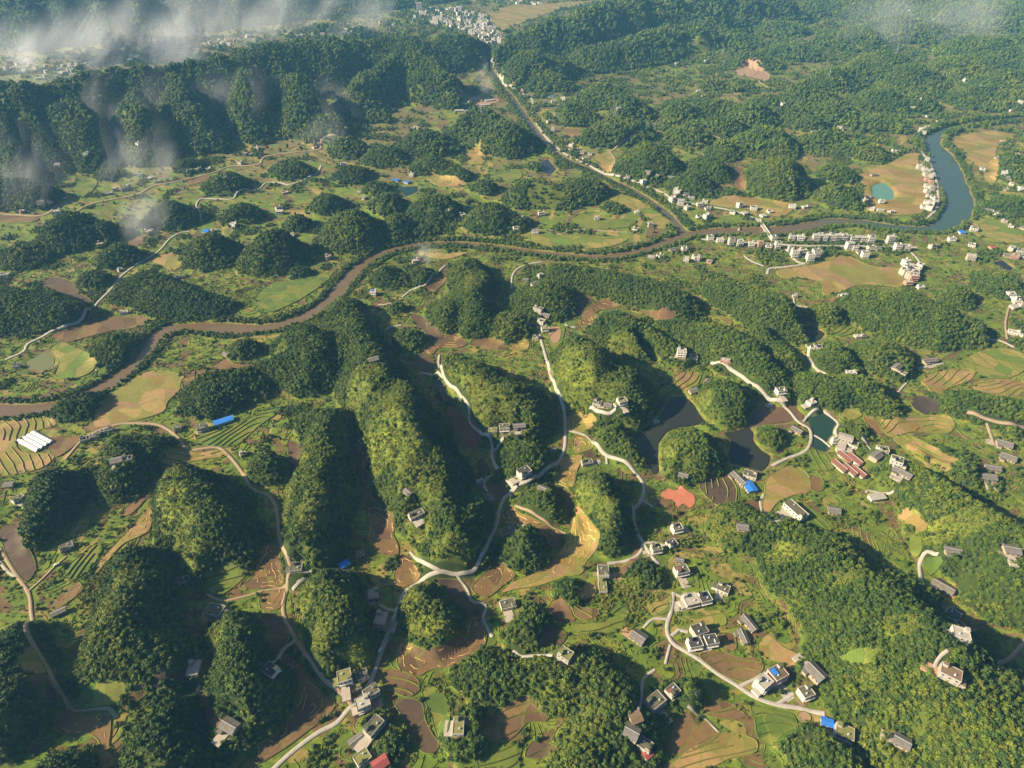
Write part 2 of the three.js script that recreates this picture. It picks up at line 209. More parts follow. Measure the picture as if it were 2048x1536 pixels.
  ['green t', 'green terraces below the blue tarpaulin', T('B1', 1150, 1080, 1400, 1000, 1600, 900, 1640, 920, 1500, 1030, 1380, 1130, 1200, 1130)],
  ['brown r', 'brown paddy with straw rows north of the long scrubby hill', T('B2', 490, 570, 560, 520, 690, 475, 760, 540, 700, 560, 600, 560, 550, 600)],
  ['brown', 'round brown paddy under the wooded bluff', T('B2', 770, 540, 860, 490, 960, 520, 1000, 570, 900, 570)],
  ['ochre r', 'ochre paddy beside the straight road', T('B2', 1010, 530, 1080, 500, 1120, 520, 1110, 570, 1030, 570)],
  ['dark', 'dark paddy curling between wooded knolls', T('B2', 430, 360, 490, 370, 560, 430, 620, 490, 540, 540, 520, 480, 460, 430)],
  ['dark', 'shaded paddy at the head of the narrow valley', T('B2', 460, 600, 550, 600, 550, 680, 500, 690)],
  ['red', 'reddish brown paddy in the shaded narrow valley', T('B2', 640, 910, 700, 890, 840, 1100, 800, 1160, 750, 1120, 680, 1020)],
  ['dark', 'small reddish paddy higher up the narrow valley', T('B2', 560, 760, 610, 750, 650, 860, 630, 890)],
  ['green', 'bright grass between paddy and pale lane in the narrow valley', T('B2', 620, 760, 700, 820, 760, 920, 770, 1010, 730, 960, 680, 860)],
  ['brown r', 'brown paddy fan below the wooded spur', T('B2', 1420, 420, 1450, 340, 1560, 270, 1660, 310, 1520, 350, 1540, 420, 1480, 430)],
  ['dark', 'dark paddy under the long wooded ridge', T('B2', 1410, 230, 1500, 270, 1440, 330, 1390, 390)],
  ['brown', 'thin brown paddy arm leading east', T('B2', 1660, 310, 1830, 340, 1980, 360, 1970, 400, 1830, 370)],
  ['ochre r', 'ochre paddy with straw rows at the lane junction', T('B2', 1350, 970, 1400, 930, 1520, 980, 1480, 1030, 1420, 1060, 1350, 1040)],
  ['ochre r', 'narrow ochre paddy south of the lane junction', T('B2', 1390, 1080, 1460, 1080, 1500, 1140, 1400, 1170)],
  ['dark', 'tiny dark pool field in the ochre paddies', T('B2', 1440, 1170, 1510, 1160, 1515, 1200, 1460, 1205)],
  ['ochre r', 'ochre paddy bay beside the main lane', T('B2', 1270, 1330, 1330, 1200, 1430, 1190, 1420, 1240, 1400, 1290, 1380, 1370, 1340, 1390)],
  ['brown', 'brown paddy wedge between two wooded knolls', T('B2', 1290, 1380, 1370, 1400, 1390, 1536, 1330, 1500)],
  ['dark r', 'long dark paddy in the shade of the great ridge', T('B2', 100, 1060, 150, 1100, 180, 1200, 170, 1320, 230, 1450, 310, 1530, 200, 1536, 140, 1400, 100, 1250)],
  ['dark', 'dark paddy patch by the curled grey lane', T('B2', 910, 1350, 970, 1340, 1000, 1400, 960, 1460, 920, 1420)],
  ['redsoil', 'bright red bare soil by the pond', PX(1322, 988, 1337, 978, 1350, 982, 1362, 972, 1376, 984, 1386, 990, 1390, 1004, 1380, 1016, 1366, 1008, 1356, 1014, 1344, 1000, 1330, 998)],
  ['pink', 'small pinkish field by the straight road', T('B2', 1240, 440, 1300, 440, 1290, 530, 1260, 530)],
  ['brown', 'brown flat beside the upper curving lane', T('B2', 520, 210, 640, 90, 630, 180, 540, 240)],
  ['ochre', 'ochre flat on the river side', T('B2', 480, 0, 620, 10, 770, 0, 640, 40, 560, 30)],
  ['green', 'green bank beneath the round scrubby hill', T('B2', 1300, 660, 1240, 500, 1330, 440, 1310, 540, 1290, 600)],
  ['ochre t', 'wide ochre plain south of the village street', T('B3', 600, 110, 700, 90, 830, 70, 920, 40, 1000, 20, 1150, 80, 1320, 100, 1340, 160, 1330, 200, 1200, 190, 1080, 190, 980, 230, 880, 250, 860, 180, 740, 150, 640, 150)],
  ['brown', 'thin brown field under the wooded knoll', T('B3', 760, 290, 860, 280, 960, 280, 960, 300, 830, 310, 760, 310)],
  ['brown t', 'brown terraces between two long ridges', T('B3', 200, 370, 330, 390, 330, 430, 260, 390)],
  ['green t', 'green terraces east of the black pond', T('B3', 900, 460, 1000, 420, 1060, 420, 1050, 470, 960, 490)],
  ['black', 'very dark wet field among ochre parcels', T('B3', 1390, 900, 1420, 840, 1540, 860, 1555, 920, 1460, 950)],
  ['olive', 'olive plot by the deep green pond', T('B3', 970, 940, 1030, 890, 1100, 940, 1050, 980, 980, 970)],
  ['brown', 'brown paddy beside the little wooded mound', T('B3', 1110, 960, 1200, 990, 1250, 1080, 1180, 1070)],
  ['ochre t', 'ochre field sheet east of the ponds', T('B3', 1200, 990, 1390, 960, 1590, 950, 1640, 1000, 1600, 1060, 1400, 1050, 1260, 1080)],
  ['ochre t', 'curved ochre parcels on the right hand slope', T('B3', 1450, 760, 1560, 690, 1750, 690, 1740, 740, 1600, 800, 1540, 840, 1480, 790)],
  ['olive t', 'olive parcels at the right edge', T('B3', 1690, 640, 1900, 560, 2048, 600, 2048, 690, 1900, 740, 1750, 700)],
  ['ochre t', 'yellow rippled slope at the right edge', T('B3', 1760, 760, 2048, 760, 2048, 830, 1800, 850)],
  ['ochre t', 'ochre crescent below the ochre field sheet', T('B3', 1280, 1080, 1400, 1080, 1500, 1130, 1640, 1260, 1600, 1280, 1450, 1190, 1300, 1110)],
  ['dark t', 'dark furrowed field left of the long barn', T('B3', 150, 1340, 330, 1300, 380, 1440, 330, 1480, 210, 1450)],
  ['brown', 'brown plot below the long barn', T('B3', 370, 1470, 500, 1450, 520, 1530, 400, 1510)],
  ['ochre', 'large ochre round field below the sheds', T('B3', 550, 1320, 700, 1250, 780, 1300, 790, 1400, 700, 1420, 600, 1470, 530, 1536, 530, 1400)],
  ['green t', 'green bowl below the deep green pond', T('B3', 770, 1190, 810, 1150, 900, 1180, 950, 1250, 880, 1280, 800, 1250)],
  ['brown', 'brown furrowed plot beside the round ochre field', T('B3', 800, 1310, 860, 1320, 870, 1390, 810, 1400)],
  ['ochre t', 'ochre terraces above the dark pond', T('B3', 0, 740, 60, 700, 150, 710, 130, 780, 70, 810, 30, 800)],
  ['green', 'grass hollow right of the long ridge', T('B3', 720, 560, 780, 640, 830, 700, 740, 720, 700, 620)],
  ['ochre', 'broad ochre plain inside the river bend', T('A3', 1110, 980, 1250, 960, 1350, 900, 1430, 900, 1430, 970, 1480, 1080, 1470, 1180, 1440, 1250, 1300, 1260, 1130, 1240, 1110, 1150)],
  ['ochre', 'ochre plain on the far side of the blue river bend', T('A3', 1590, 830, 1720, 780, 1900, 770, 2000, 790, 1900, 850, 1880, 950, 1900, 1010, 1850, 1090, 1780, 980, 1650, 880)],
  ['olive', 'olive strip by the right hand hamlet', T('A3', 1890, 1120, 2048, 1130, 2048, 1170, 1900, 1170)],
  ['olive', 'olive field south of the river bend', T('A3', 1740, 1290, 1900, 1280, 2048, 1350, 2048, 1420, 1850, 1410, 1720, 1340)],
  ['ochre', 'ochre fields behind the north bank houses', T('A3', 200, 1190, 330, 1140, 560, 1170, 700, 1200, 620, 1270, 480, 1230, 350, 1220)],
  ['brown', 'brown hollow behind the north bank', T('A3', 340, 1010, 380, 960, 420, 1100, 390, 1140, 340, 1080)],
  ['olive', 'olive strip under the long far ridge', T('A3', 0, 870, 60, 890, 200, 960, 190, 980, 60, 940)],
  ['green', 'pale green dip among the far hills', T('A3', 150, 270, 200, 190, 230, 260, 300, 320, 160, 320)],
  ['pink', 'pinkish cleared ground among the far hills', T('A3', 380, 400, 430, 390, 550, 430, 540, 480, 480, 460, 370, 440)],
  ['olive t', 'yellow green terraces north of the river', T('A2', 1070, 1380, 1200, 1350, 1300, 1380, 1500, 1380, 1700, 1400, 1560, 1450, 1300, 1440, 1150, 1420)],
  ['olive t', 'long yellow field along the tributary trees', T('A2', 1560, 1180, 1640, 1130, 1760, 1170, 1900, 1260, 1980, 1330, 1900, 1340, 1780, 1260)],
  ['green t', 'bright green terraces north of the river', T('A2', 1380, 1280, 1500, 1240, 1600, 1280, 1750, 1290, 1700, 1330, 1500, 1340, 1400, 1310)],
  ['green', 'green field between wooded knolls', T('A2', 930, 1010, 1050, 990, 1080, 1040, 1000, 1070, 940, 1040)],
  ['ochre', 'ochre flat near the blue roofed sheds', T('A2', 510, 1010, 600, 1030, 760, 1080, 700, 1090, 600, 1090)],
  ['ochre', 'ochre notch between two wooded hills', T('A2', 780, 870, 840, 870, 850, 960, 780, 960)],
  ['brown', 'brown field by the valley road', T('A2', 1310, 760, 1430, 760, 1420, 820, 1340, 790)],
  ['ochre', 'ochre nook beside the round far hill', T('A2', 1520, 900, 1600, 900, 1620, 960, 1590, 1010, 1530, 980)],
  ['ochre', 'pale ochre valley floor beyond the town', T('A2', 880, 90, 1000, 40, 1400, 10, 1560, 0, 1300, 60, 1000, 170, 970, 200)],
  ['pink', 'pinkish yard ground by the works', T('A2', 720, 570, 900, 570, 950, 590, 830, 630, 720, 610)],
  ['brown', 'brown field below the left valley road', T('A1', -40, 1265, 230, 1280, 200, 1300, -40, 1297)],
  ['brown', 'brown field beside the left valley road', T('A1', 1090, 1065, 1220, 1025, 1210, 1060, 1110, 1085)],
  ['green', 'yellow green slope under the left ridge', T('A1', 430, 1130, 450, 1060, 540, 1040, 570, 1070, 490, 1160)],
  ['brown', 'brown hollow by the bright upper lane', T('A1', 700, 1420, 830, 1380, 850, 1430, 760, 1440)],
];
// lanes: [surface, width in metres, label, points]
const ROADS = [
  ['concrete', 4.4, 'main grey lane winding through the middle of the valley', [...PX(545, 1540), ...T('C1', 1700, 1450, 1860, 1330), ...T('C2', 0, 1270, 60, 1200, 130, 1130, 200, 1020, 250, 880, 300, 740, 350, 610, 390, 520, 470, 460, 600, 385, 720, 395, 800, 375, 850, 280, 900, 180, 945, 70), ...T('B2', 945, 1536, 980, 1440, 1040, 1375, 1110, 1340, 1200, 1290, 1290, 1230, 1330, 1150, 1335, 1040, 1330, 930, 1280, 790, 1230, 640, 1185, 480)]],
  ['dirt', 4.0, 'tan lane running down the left side past the blue tarpaulin', [...T('B1', 380, 1215, 460, 1120, 500, 1080, 700, 1005, 800, 1000, 930, 1010, 1040, 1080, 1100, 1150, 1270, 1140, 1340, 1190, 1420, 1290, 1480, 1385, 1570, 1420), ...T('C1', 1610, 0, 1640, 200, 1700, 380, 1680, 460, 1660, 560, 1660, 640, 1700, 730, 1780, 860, 1870, 980, 1980, 1080, 2048, 1150, 2070, 1190)]],
  ['dirt', 3.6, 'tan lane along the bottom left hill', T('C1', 0, 250, 90, 400, 170, 520, 185, 640, 160, 750, 220, 860, 300, 1000, 370, 1120, 430, 1195, 560, 1185, 640, 1190, 690, 1240)],
  ['concrete', 3.4, 'short grey spur on the far left edge', T('C1', 0, 330, 50, 390, 90, 415)],
  ['dirt', 2.2, 'footpath to the isolated grey house', T('C1', 170, 500, 250, 430, 330, 350, 390, 300)],
  ['dirt', 2.4, 'dam path across the left paddies', T('C1', 1680, 460, 1560, 495, 1440, 530, 1300, 555, 1210, 520)],
  ['concrete', 3.0, 'pale drive to the shaded grey house', T('C1', 1730, 790, 1650, 850, 1600, 920)],
  ['concrete', 3.0, 'curved drive beside the white walled house', T('C1', 1165, 1050, 1130, 1110, 1070, 1120)],
  ['concrete', 3.4, 'pale terrace lane to the small blue roof', T('C1', 1710, 495, 1800, 430, 1900, 385, 2040, 325)],
  ['concrete', 4.2, 'pale lane from the central junction past the pond hill', [...T('B2', 1340, 1040, 1450, 1070, 1560, 1175, 1650, 1210, 1730, 1270, 1790, 1350, 1785, 1440, 1735, 1500), ...T('C2', 1735, 0, 1745, 120, 1790, 215, 1830, 280, 1880, 345)]],
  ['concrete', 3.6, 'pale spur curling down to the joined houses', T('C2', 1792, 225, 1770, 280, 1700, 320, 1580, 340)],
  ['concrete', 3.0, 'pale spur to the hillside houses', T('C2', 1795, 218, 1850, 218, 1920, 235)],
  ['concrete', 3.0, 'pale stub by the red field', T('B2', 1790, 1450, 1850, 1490)],
  ['concrete', 3.0, 'pale fork joining the pond hill lane', T('B2', 1578, 1185, 1580, 1240)],
  ['concrete', 4.2, 'pale lane sweeping down the right farmland', [...T('C2', 1970, 510, 1955, 620, 1930, 720, 1960, 800), ...T('C3', 60, 850, 130, 890, 250, 980, 380, 1060, 470, 1120, 600, 1165, 750, 1190, 880, 1220)]],
  ['concrete', 3.6, 'pale drive to the long white house', T('C3', 0, 515, 50, 535, 140, 520)],
  ['concrete', 2.8, 'thin pale path left of the right farmland lane', T('C2', 1940, 665, 1850, 665, 1790, 720)],
  ['concrete', 3.6, 'looped drive to the three dark roofed houses', [...T('C2', 1955, 765, 2000, 725), ...T('C3', 20, 725, 80, 740)]],
  ['concrete', 3.6, 'pale drive to the pink house', T('C3', 385, 1060, 450, 1025, 515, 990)],
  ['concrete', 3.6, 'pale drive to the single flat roofed house', T('C3', 600, 1165, 650, 1135, 700, 1100)],
  ['concrete', 2.8, 'grey path into the bottom wood', T('C2', 1950, 815, 1935, 870, 1920, 930)],
  ['concrete', 2.6, 'straight pale dyke across the flooded field', T('C3', 80, 1170, 180, 1250, 265, 1330)],
  ['concrete', 4.0, 'pale lane along the foot of the scrubby hill', T('B2', 600, 600, 595, 650, 640, 750, 720, 830, 770, 900, 780, 990, 850, 1060, 905, 1110, 908, 1200, 940, 1270)],
  ['concrete', 3.2, 'pale spur into the shaded valley', T('B2', 490, 705, 560, 718, 625, 730)],
  ['concrete', 3.0, 'pale fork up to the hill foot houses', T('B2', 912, 1165, 945, 1130, 975, 1085)],
  ['concrete', 3.4, 'curled grey lane beside the dark paddy', T('B2', 905, 1305, 875, 1320, 860, 1360, 880, 1400)],
  ['concrete', 2.6, 'short pale link to the main lane', T('B2', 990, 1335, 1030, 1378)],
  ['concrete', 3.6, 'pale lane joining the main loop from the left', T('C2', 430, 270, 480, 320, 540, 350, 605, 382)],
  ['concrete', 3.6, 'pale lane round the ring-shaped field', T('C2', 705, 405, 760, 490, 790, 560, 870, 585, 855, 660, 880, 720, 910, 770)],
  ['concrete', 3.4, 'short drive to the brick house', T('C2', 250, 580, 300, 610, 345, 610)],
  ['concrete', 3.2, 'pale drive through the bottom wood', T('C2', 1030, 850, 1080, 885, 1170, 878, 1260, 880)],
  ['dirt', 2.4, 'footpath along the shaded slope', T('C2', 1040, 0, 1100, 22, 1170, 60, 1340, 165)],
  ['concrete', 3.0, 'grey curved lane in the bottom wood', T('C2', 1860, 960, 1800, 1010, 1785, 1060, 1780, 1150, 1760, 1210)],
  ['concrete', 4.2, 'bright upper left lane descending to the left edge', [...T('A1', 1110, 1355, 1060, 1362, 1000, 1395, 930, 1470, 820, 1536), ...T('B1', 790, 80, 720, 130, 650, 215, 560, 310, 490, 370, 360, 440, 250, 495, 160, 540, 140, 580, 30, 630)]],
  ['concrete', 4.2, 'bright serpentine lane across the upper left knolls', T('A1', 1180, 1300, 1170, 1240, 1150, 1200, 1180, 1165, 1280, 1165, 1360, 1165, 1390, 1125, 1430, 1108, 1510, 1110, 1560, 1070, 1640, 1070, 1690, 1082, 1760, 1060, 1850, 1020, 1880, 970)],
  ['dirt', 4.6, 'tan valley road under the long left ridge', T('A1', 440, 1245, 520, 1200, 650, 1170, 800, 1140, 900, 1090, 1050, 1060, 1250, 1010, 1350, 975, 1510, 965, 1550, 920, 1750, 890, 1870, 875, 1880, 820, 1980, 800)],
  ['dirt', 4.6, 'tan valley road at the left edge', T('A1', -60, 1246, 0, 1250, 100, 1258, 260, 1260, 330, 1210, 430, 1180)],
  ['concrete', 6.0, 'pale highway from the far town down the tributary valley', [...T('A2', 800, 75, 870, 90, 930, 170, 965, 220, 950, 280, 900, 340, 930, 410, 990, 500, 1060, 540, 1140, 580, 1140, 650, 1180, 740, 1250, 830, 1350, 910, 1440, 950, 1620, 1025, 1880, 1115), ...T('A3', 0, 1165, 150, 1200, 350, 1235, 490, 1285)]],
  ['concrete', 6.0, 'village street along the south bank', T('A3', 160, 1400, 400, 1420, 600, 1430, 800, 1440, 1000, 1440, 1200, 1445, 1420, 1450)],
  ['concrete', 5.0, 'village side street bending to the plain', [...T('A3', 640, 1445, 680, 1490, 730, 1536), ...T('B3', 770, 65, 660, 85, 560, 95, 545, 130)]],
  ['concrete', 4.0, 'field lane south of the village street', T('A3', 1390, 1480, 1420, 1510, 1445, 1545)],
  ['concrete', 5.0, 'riverside lane past the column of white houses', T('A3', 1430, 870, 1500, 960, 1535, 1060, 1545, 1180, 1530, 1230, 1480, 1280)],
  ['concrete', 4.2, 'pale lane between the ponds and the right hand farm', T('B3', 215, 645, 370, 710, 480, 780, 560, 860, 650, 910, 740, 1000, 790, 1030, 800, 1100, 770, 1160, 650, 1210, 570, 1250)],
  ['concrete', 3.4, 'pale dam arc north of the deep green pond', T('B3', 755, 995, 790, 950, 850, 920)],
  ['concrete', 3.2, 'pale path east of the deep green pond', T('B3', 875, 925, 920, 965, 960, 1000, 940, 1050, 950, 1080)],
  ['concrete', 2.2, 'thin dyke across the deep green pond', T('B3', 818, 1075, 865, 1110, 915, 1140)],
  ['concrete', 3.6, 'pale lane below the black pond', T('B3', 775, 540, 790, 620, 830, 680, 885, 712)],
  ['concrete', 3.6, 'pale drive looping to the large hall', [...T('B3', 525, 1415, 505, 1460), ...T('C3', 510, 20, 560, 85, 610, 92, 640, 60)]],
  ['concrete', 3.2, 'pale path to the right hand farmhouses', T('B3', 1100, 1080, 1130, 1125, 1160, 1160)],
  ['dirt', 5.0, 'pinkish dirt road at the right edge', T('B3', 1715, 935, 1850, 980, 1960, 1000, 2060, 1028)],
  ['dirt', 3.2, 'dirt track down to the right edge houses', T('B3', 1830, 1000, 1850, 1060, 1872, 1130)],
  ['concrete', 3.4, 'pale lane under the right hand wooded ridge', T('B3', 1820, 480, 1900, 515, 1990, 555)],
  ['dirt', 3.2, 'dirt lane to the right hand hamlet', T('B3', 1960, 320, 1940, 420, 1950, 510)],
  ['concrete', 3.2, 'pale lane entering the ochre plain', T('B3', 410, 20, 450, 50, 525, 80)],
  ['concrete', 3.0, 'pale lane at the foot of the long ridge', T('B3', 700, 260, 715, 310, 780, 320)],
  ['concrete', 3.0, 'short pale lane in the right woods', T('B3', 1310, 820, 1335, 790, 1360, 765)],
  ['concrete', 3.4, 'pale yard lane by the long tiled house', T('B3', 1420, 675, 1500, 665, 1575, 650)],
  ['concrete', 2.6, 'thin path by the low white house on the forest edge', T('B3', 1125, 1410, 1130, 1395, 1200, 1405, 1285, 1398)],
  ['concrete', 3.8, 'hooked pale lane in the big forest', T('C3', 1545, 285, 1480, 270, 1440, 330, 1440, 400, 1460, 460)],
  ['dirt', 4.0, 'tan lane leaving the forest at the right edge', T('C3', 2070, 780, 1980, 880, 1890, 930)],
  ['concrete', 3.0, 'grey lane to the brown roofed forest house', T('C3', 1600, 850, 1560, 880, 1520, 950)],
  ['concrete', 3.6, 'pale hook lane south of the river', T('B2', 1020, 215, 1030, 130, 1060, 95, 1120, 70, 1200, 55)],
  ['concrete', 3.4, 'pale curved lane between the wooded knolls', T('B2', 380, 265, 440, 220, 510, 195, 540, 160, 570, 120, 635, 75)],
  ['concrete', 2.8, 'short pale path by the blue house', T('B2', 240, 305, 280, 305, 320, 298)],
  ['concrete', 3.2, 'short pale wall path by the wooded knoll', T('B2', 280, 455, 320, 435, 380, 425)],
  ['concrete', 3.0, 'short pale path above the conical hill', T('B2', 1335, 420, 1360, 435, 1395, 438)],
  ['dirt', 3.4, 'tan lane round the round far hill', T('A2', 1600, 1010, 1625, 930, 1600, 890, 1640, 855, 1720, 800, 1800, 740, 1880, 700)],
  ['dirt', 2.8, 'field path north of the river', T('A2', 1170, 1350, 1240, 1345, 1300, 1370, 1380, 1345, 1480, 1345, 1600, 1355, 1700, 1360)],
  ['dirt', 2.8, 'field path to the small white house by the tributary', T('A2', 1870, 1330, 1980, 1330)],
  ['dirt', 4.0, 'pinkish loop track among the far hills', T('A3', 370, 435, 450, 440, 500, 420, 545, 430, 545, 470, 500, 475, 560, 520)],
  ['dirt', 4.0, 'far dirt track below the wooded hump', T('A3', 180, 770, 220, 795, 270, 812, 400, 800)],
  ['concrete', 3.6, 'pale forecourt lane below the triple hillside houses', T('B2', 1480, 905, 1520, 925, 1580, 940, 1630, 915)],
];
// scrubby patches on the slopes; extra ones on left flanks paint in sunlight [x, y, half width, half height in pixels]
const SCRUB_AND_SUNLIT = [[330, 960, 28, 40], [370, 1050, 30, 40], [195, 1240, 30, 50], [250, 1150, 22, 35], [430, 1300, 24, 40], [610, 1180, 26, 45], [640, 1260, 24, 40], [600, 930, 22, 50], [740, 740, 24, 50], [860, 960, 35, 35], [840, 1050, 30, 25], [1170, 980, 22, 35], [915, 740, 25, 25], [1130, 740, 22, 40], [1010, 1075, 18, 20], [820, 1195, 18, 20], [1340, 890, 14, 25], [1410, 790, 18, 20], [1240, 690, 25, 18], [620, 650, 25, 18], [280, 1440, 20, 30], [400, 745, 22, 14], [940, 560, 18, 25], [1470, 1040, 25, 14], [1700, 1150, 40, 20], [1560, 1110, 30, 20], [1800, 1250, 40, 25], [1950, 1030, 40, 18], [1720, 1360, 30, 22], [1110, 1380, 18, 20], [1030, 1330, 16, 12], [935, 770, 55, 60], [985, 800, 45, 30], [775, 810, 45, 100], [830, 900, 40, 60], [1170, 710, 55, 50], [1190, 770, 60, 30], [896, 1100, 45, 28], [862, 1245, 55, 20], [880, 1404, 28, 55], [1228, 1216, 55, 45], [718, 1310, 42, 30], [190, 1180, 26, 45], [225, 1120, 22, 25], [376, 1118, 48, 24], [620, 1015, 35, 60], [575, 1000, 25, 60], [345, 990, 30, 50], [1265, 870, 25, 15], [1440, 1040, 25, 40], [1265, 1200, 40, 40], [700, 840, 25, 50], [710, 760, 20, 35], [1215, 1000, 18, 40], [1290, 1060, 25, 60], [700, 1000, 20, 30], [1090, 380, 40, 14], [1390, 110, 30, 15], [1900, 1060, 60, 20], [1680, 1040, 50, 15], [560, 700, 20, 12], [980, 225, 22, 12], [960, 870, 30, 16]];
// ---------------------------------------------------------------- terrain
const SEGS = [], BC = 60, BNX = 240, BNZ = 170, buckets = Array.from({ length: BNX * BNZ }, () => []);
HILLS.forEach((hill, id) => {
  const n = hill.map(([px, py, r, h]) => { const [x, z, dep] = at(px, py, h); return [x, z, r * dep / F, h]; });
  for (let i = 0; i < Math.max(1, n.length - 1); i++) {
    const a = n[i], b = n[Math.min(i + 1, n.length - 1)], k = SEGS.length;
    SEGS.push([a[0], a[1], a[2], a[3], b[0] - a[0], b[1] - a[1], b[2] - a[2], b[3] - a[3], id]);
    const R = Math.max(a[2], b[2]) * 1.15 + 40;
    const i0 = Math.floor((Math.min(a[0], b[0]) - R) / BC) + BNX / 2, i1 = Math.floor((Math.max(a[0], b[0]) + R) / BC) + BNX / 2;
    const j0 = Math.floor(-(Math.max(a[1], b[1]) + R) / BC), j1 = Math.floor(-(Math.min(a[1], b[1]) - R) / BC);
    for (let j = Math.max(0, j0); j <= Math.min(BNZ - 1, j1); j++) for (let q = Math.max(0, i0); q <= Math.min(BNX - 1, i1); q++) buckets[j * BNX + q].push(k);
  }
});
function hillSum(x, z) {
  const q = Math.floor(x / BC) + BNX / 2, j = Math.floor(-z / BC);
  if (q < 0 || j < 0 || q >= BNX || j >= BNZ) return 0;
  const list = buckets[j * BNX + q];
  if (!list.length) return 0;
  const far = sstep(-1100, -1900, z), a1 = mix(8, 16, far), w1 = mix(38, 80, far);
  const wx = x + a1 * noise(x / w1 + 3, z / w1) + 3 * noise(x / 14, z / 14 + 9) + far * 14 * noise(x / 150, z / 150), wz = z + a1 * noise(x / w1 - 7, z / w1 + 5) + 3 * noise(x / 14 + 4, z / 14) + far * 14 * noise(x / 150 + 8, z / 150);
  let s = 0, top = 0, id = -1;
  for (const k of list) {
    const g = SEGS[k];
    if (g[8] !== id) { s += top ** 4; top = 0; id = g[8]; }
    const dx = wx - g[0], dz = wz - g[1], l2 = g[4] * g[4] + g[5] * g[5];
    const u = l2 ? clamp((dx * g[4] + dz * g[5]) / l2) : 0, ex = dx - u * g[4], ez = dz - u * g[5], r = g[2] + u * g[6];
    const t2 = (ex * ex + ez * ez) / (r * r);
    if (t2 >= 1.2) continue;
    const p = 1 - Math.pow(t2 / 1.2, 1.02), v = (g[3] + u * g[7]) * p * Math.sqrt(p);
    if (v > top) top = v;
  }
  s += top ** 4;
  return s ? Math.sqrt(Math.sqrt(s)) : 0;
}
const RX0 = -2000, RZ0 = -100, RS = 2, RNX = 2000, RNZ = 2050;
const mask = new Uint8Array(RNX * RNZ); // 1 lane, 2 field, 3 water, 4 house, 5 scrub and flanks painted sunlit
const cellOf = (x, z) => { const i = Math.floor((x - RX0) / RS), j = Math.floor((RZ0 - z) / RS); return i < 0 || j < 0 || i >= RNX || j >= RNZ ? -1 : j * RNX + i; };
const maskAt = (x, z) => { const c = cellOf(x, z); return c < 0 ? 0 : mask[c]; };
function fillPoly(poly, put) { // poly of [x, z]
  let z0 = 1e9, z1 = -1e9;
  for (const p of poly) { z0 = Math.min(z0, p[1]); z1 = Math.max(z1, p[1]); }
  for (let j = Math.max(0, Math.floor((RZ0 - z1) / RS)); j <= Math.min(RNZ - 1, Math.ceil((RZ0 - z0) / RS)); j++) {
    const z = RZ0 - (j + 0.5) * RS, xs = [];
    for (let k = 0; k < poly.length; k++) { const a = poly[k], b = poly[(k + 1) % poly.length]; if ((a[1] > z) !== (b[1] > z)) xs.push(a[0] + (z - a[1]) / (b[1] - a[1]) * (b[0] - a[0])); }
    xs.sort((a, b) => a - b);
    for (let k = 0; k + 1 < xs.length; k += 2) for (let i = Math.max(0, Math.ceil((xs[k] - RX0) / RS - 0.5)); i <= Math.min(RNX - 1, Math.floor((xs[k + 1] - RX0) / RS - 0.5)); i++) put(j * RNX + i);
  }
}
function disc(x, z, r, put) {
  const i0 = Math.floor((x - r - RX0) / RS), i1 = Math.floor((x + r - RX0) / RS), j0 = Math.floor((RZ0 - z - r) / RS), j1 = Math.floor((RZ0 - z + r) / RS);
  for (let j = Math.max(0, j0); j <= Math.min(RNZ - 1, j1); j++) for (let i = Math.max(0, i0); i <= Math.min(RNX - 1, i1); i++) {
    const dx = RX0 + (i + 0.5) * RS - x, dz = RZ0 - (j + 0.5) * RS - z;
    if (dx * dx + dz * dz <= r * r) put(j * RNX + i);
  }
}
function blur(src, n) {
  let a = Float32Array.from(src);
  const b = new Float32Array(a.length);
  for (let pass = 0; pass < 2; pass++) {
    for (let j = 0; j < RNZ; j++) { let s = 0; for (let i = -n; i < RNX; i++) { if (i + n < RNX) s += a[j * RNX + i + n]; if (i - n - 1 >= 0) s -= a[j * RNX + i - n - 1]; if (i >= 0) b[j * RNX + i] = s / (2 * n + 1); } }
    for (let i = 0; i < RNX; i++) { let s = 0; for (let j = -n; j < RNZ; j++) { if (j + n < RNZ) s += b[(j + n) * RNX + i]; if (j - n - 1 >= 0) s -= b[(j - n - 1) * RNX + i]; if (j >= 0) a[j * RNX + i] = s / (2 * n + 1); } }
  }
  return a;
}
function bil(a, x, z) {
  const u = (x - RX0) / RS - 0.5, v = (RZ0 - z) / RS - 0.5, i = Math.floor(u), j = Math.floor(v);
  if (i < 0 || j < 0 || i >= RNX - 1 || j >= RNZ - 1) return 0;
  const c = j * RNX + i, p = u - i, q = v - j;
  return (a[c] * (1 - p) + a[c + 1] * p) * (1 - q) + (a[c + RNX] * (1 - p) + a[c + RNX + 1] * p) * q;
}
// water courses
const riverStrips = RIVERS.map(r => {
  const p = r.map(([px, py, w]) => { const [x, z, d] = at(px, py, -0.6); return new THREE.Vector3(x, w * d / F, z); });
  return new THREE.CatmullRomCurve3(p, false, 'centripetal').getSpacedPoints(r.length * 14);
});
const wet = new Uint8Array(RNX * RNZ), bank = new Uint8Array(RNX * RNZ);
for (const s of riverStrips) for (const p of s) {
  disc(p.x, p.z, p.y * (1 + 0.15 * noise(p.x / 30, p.z / 30)), c => { wet[c] = 1; });
  disc(p.x, p.z, p.y + mix(14, 20, sstep(-700, -1500, p.z)) + 5 * noise(p.x / 40, p.z / 40), c => { bank[c] = 1; });
}
const pondPolys = PONDS.map(([, , , pts]) => pts.map(([px, py]) => at(px, py, -0.6)));
pondPolys.forEach(p => fillPoly(p, c => { wet[c] = 1; bank[c] = 0; }));
const wetBlur = blur(wet, 2);
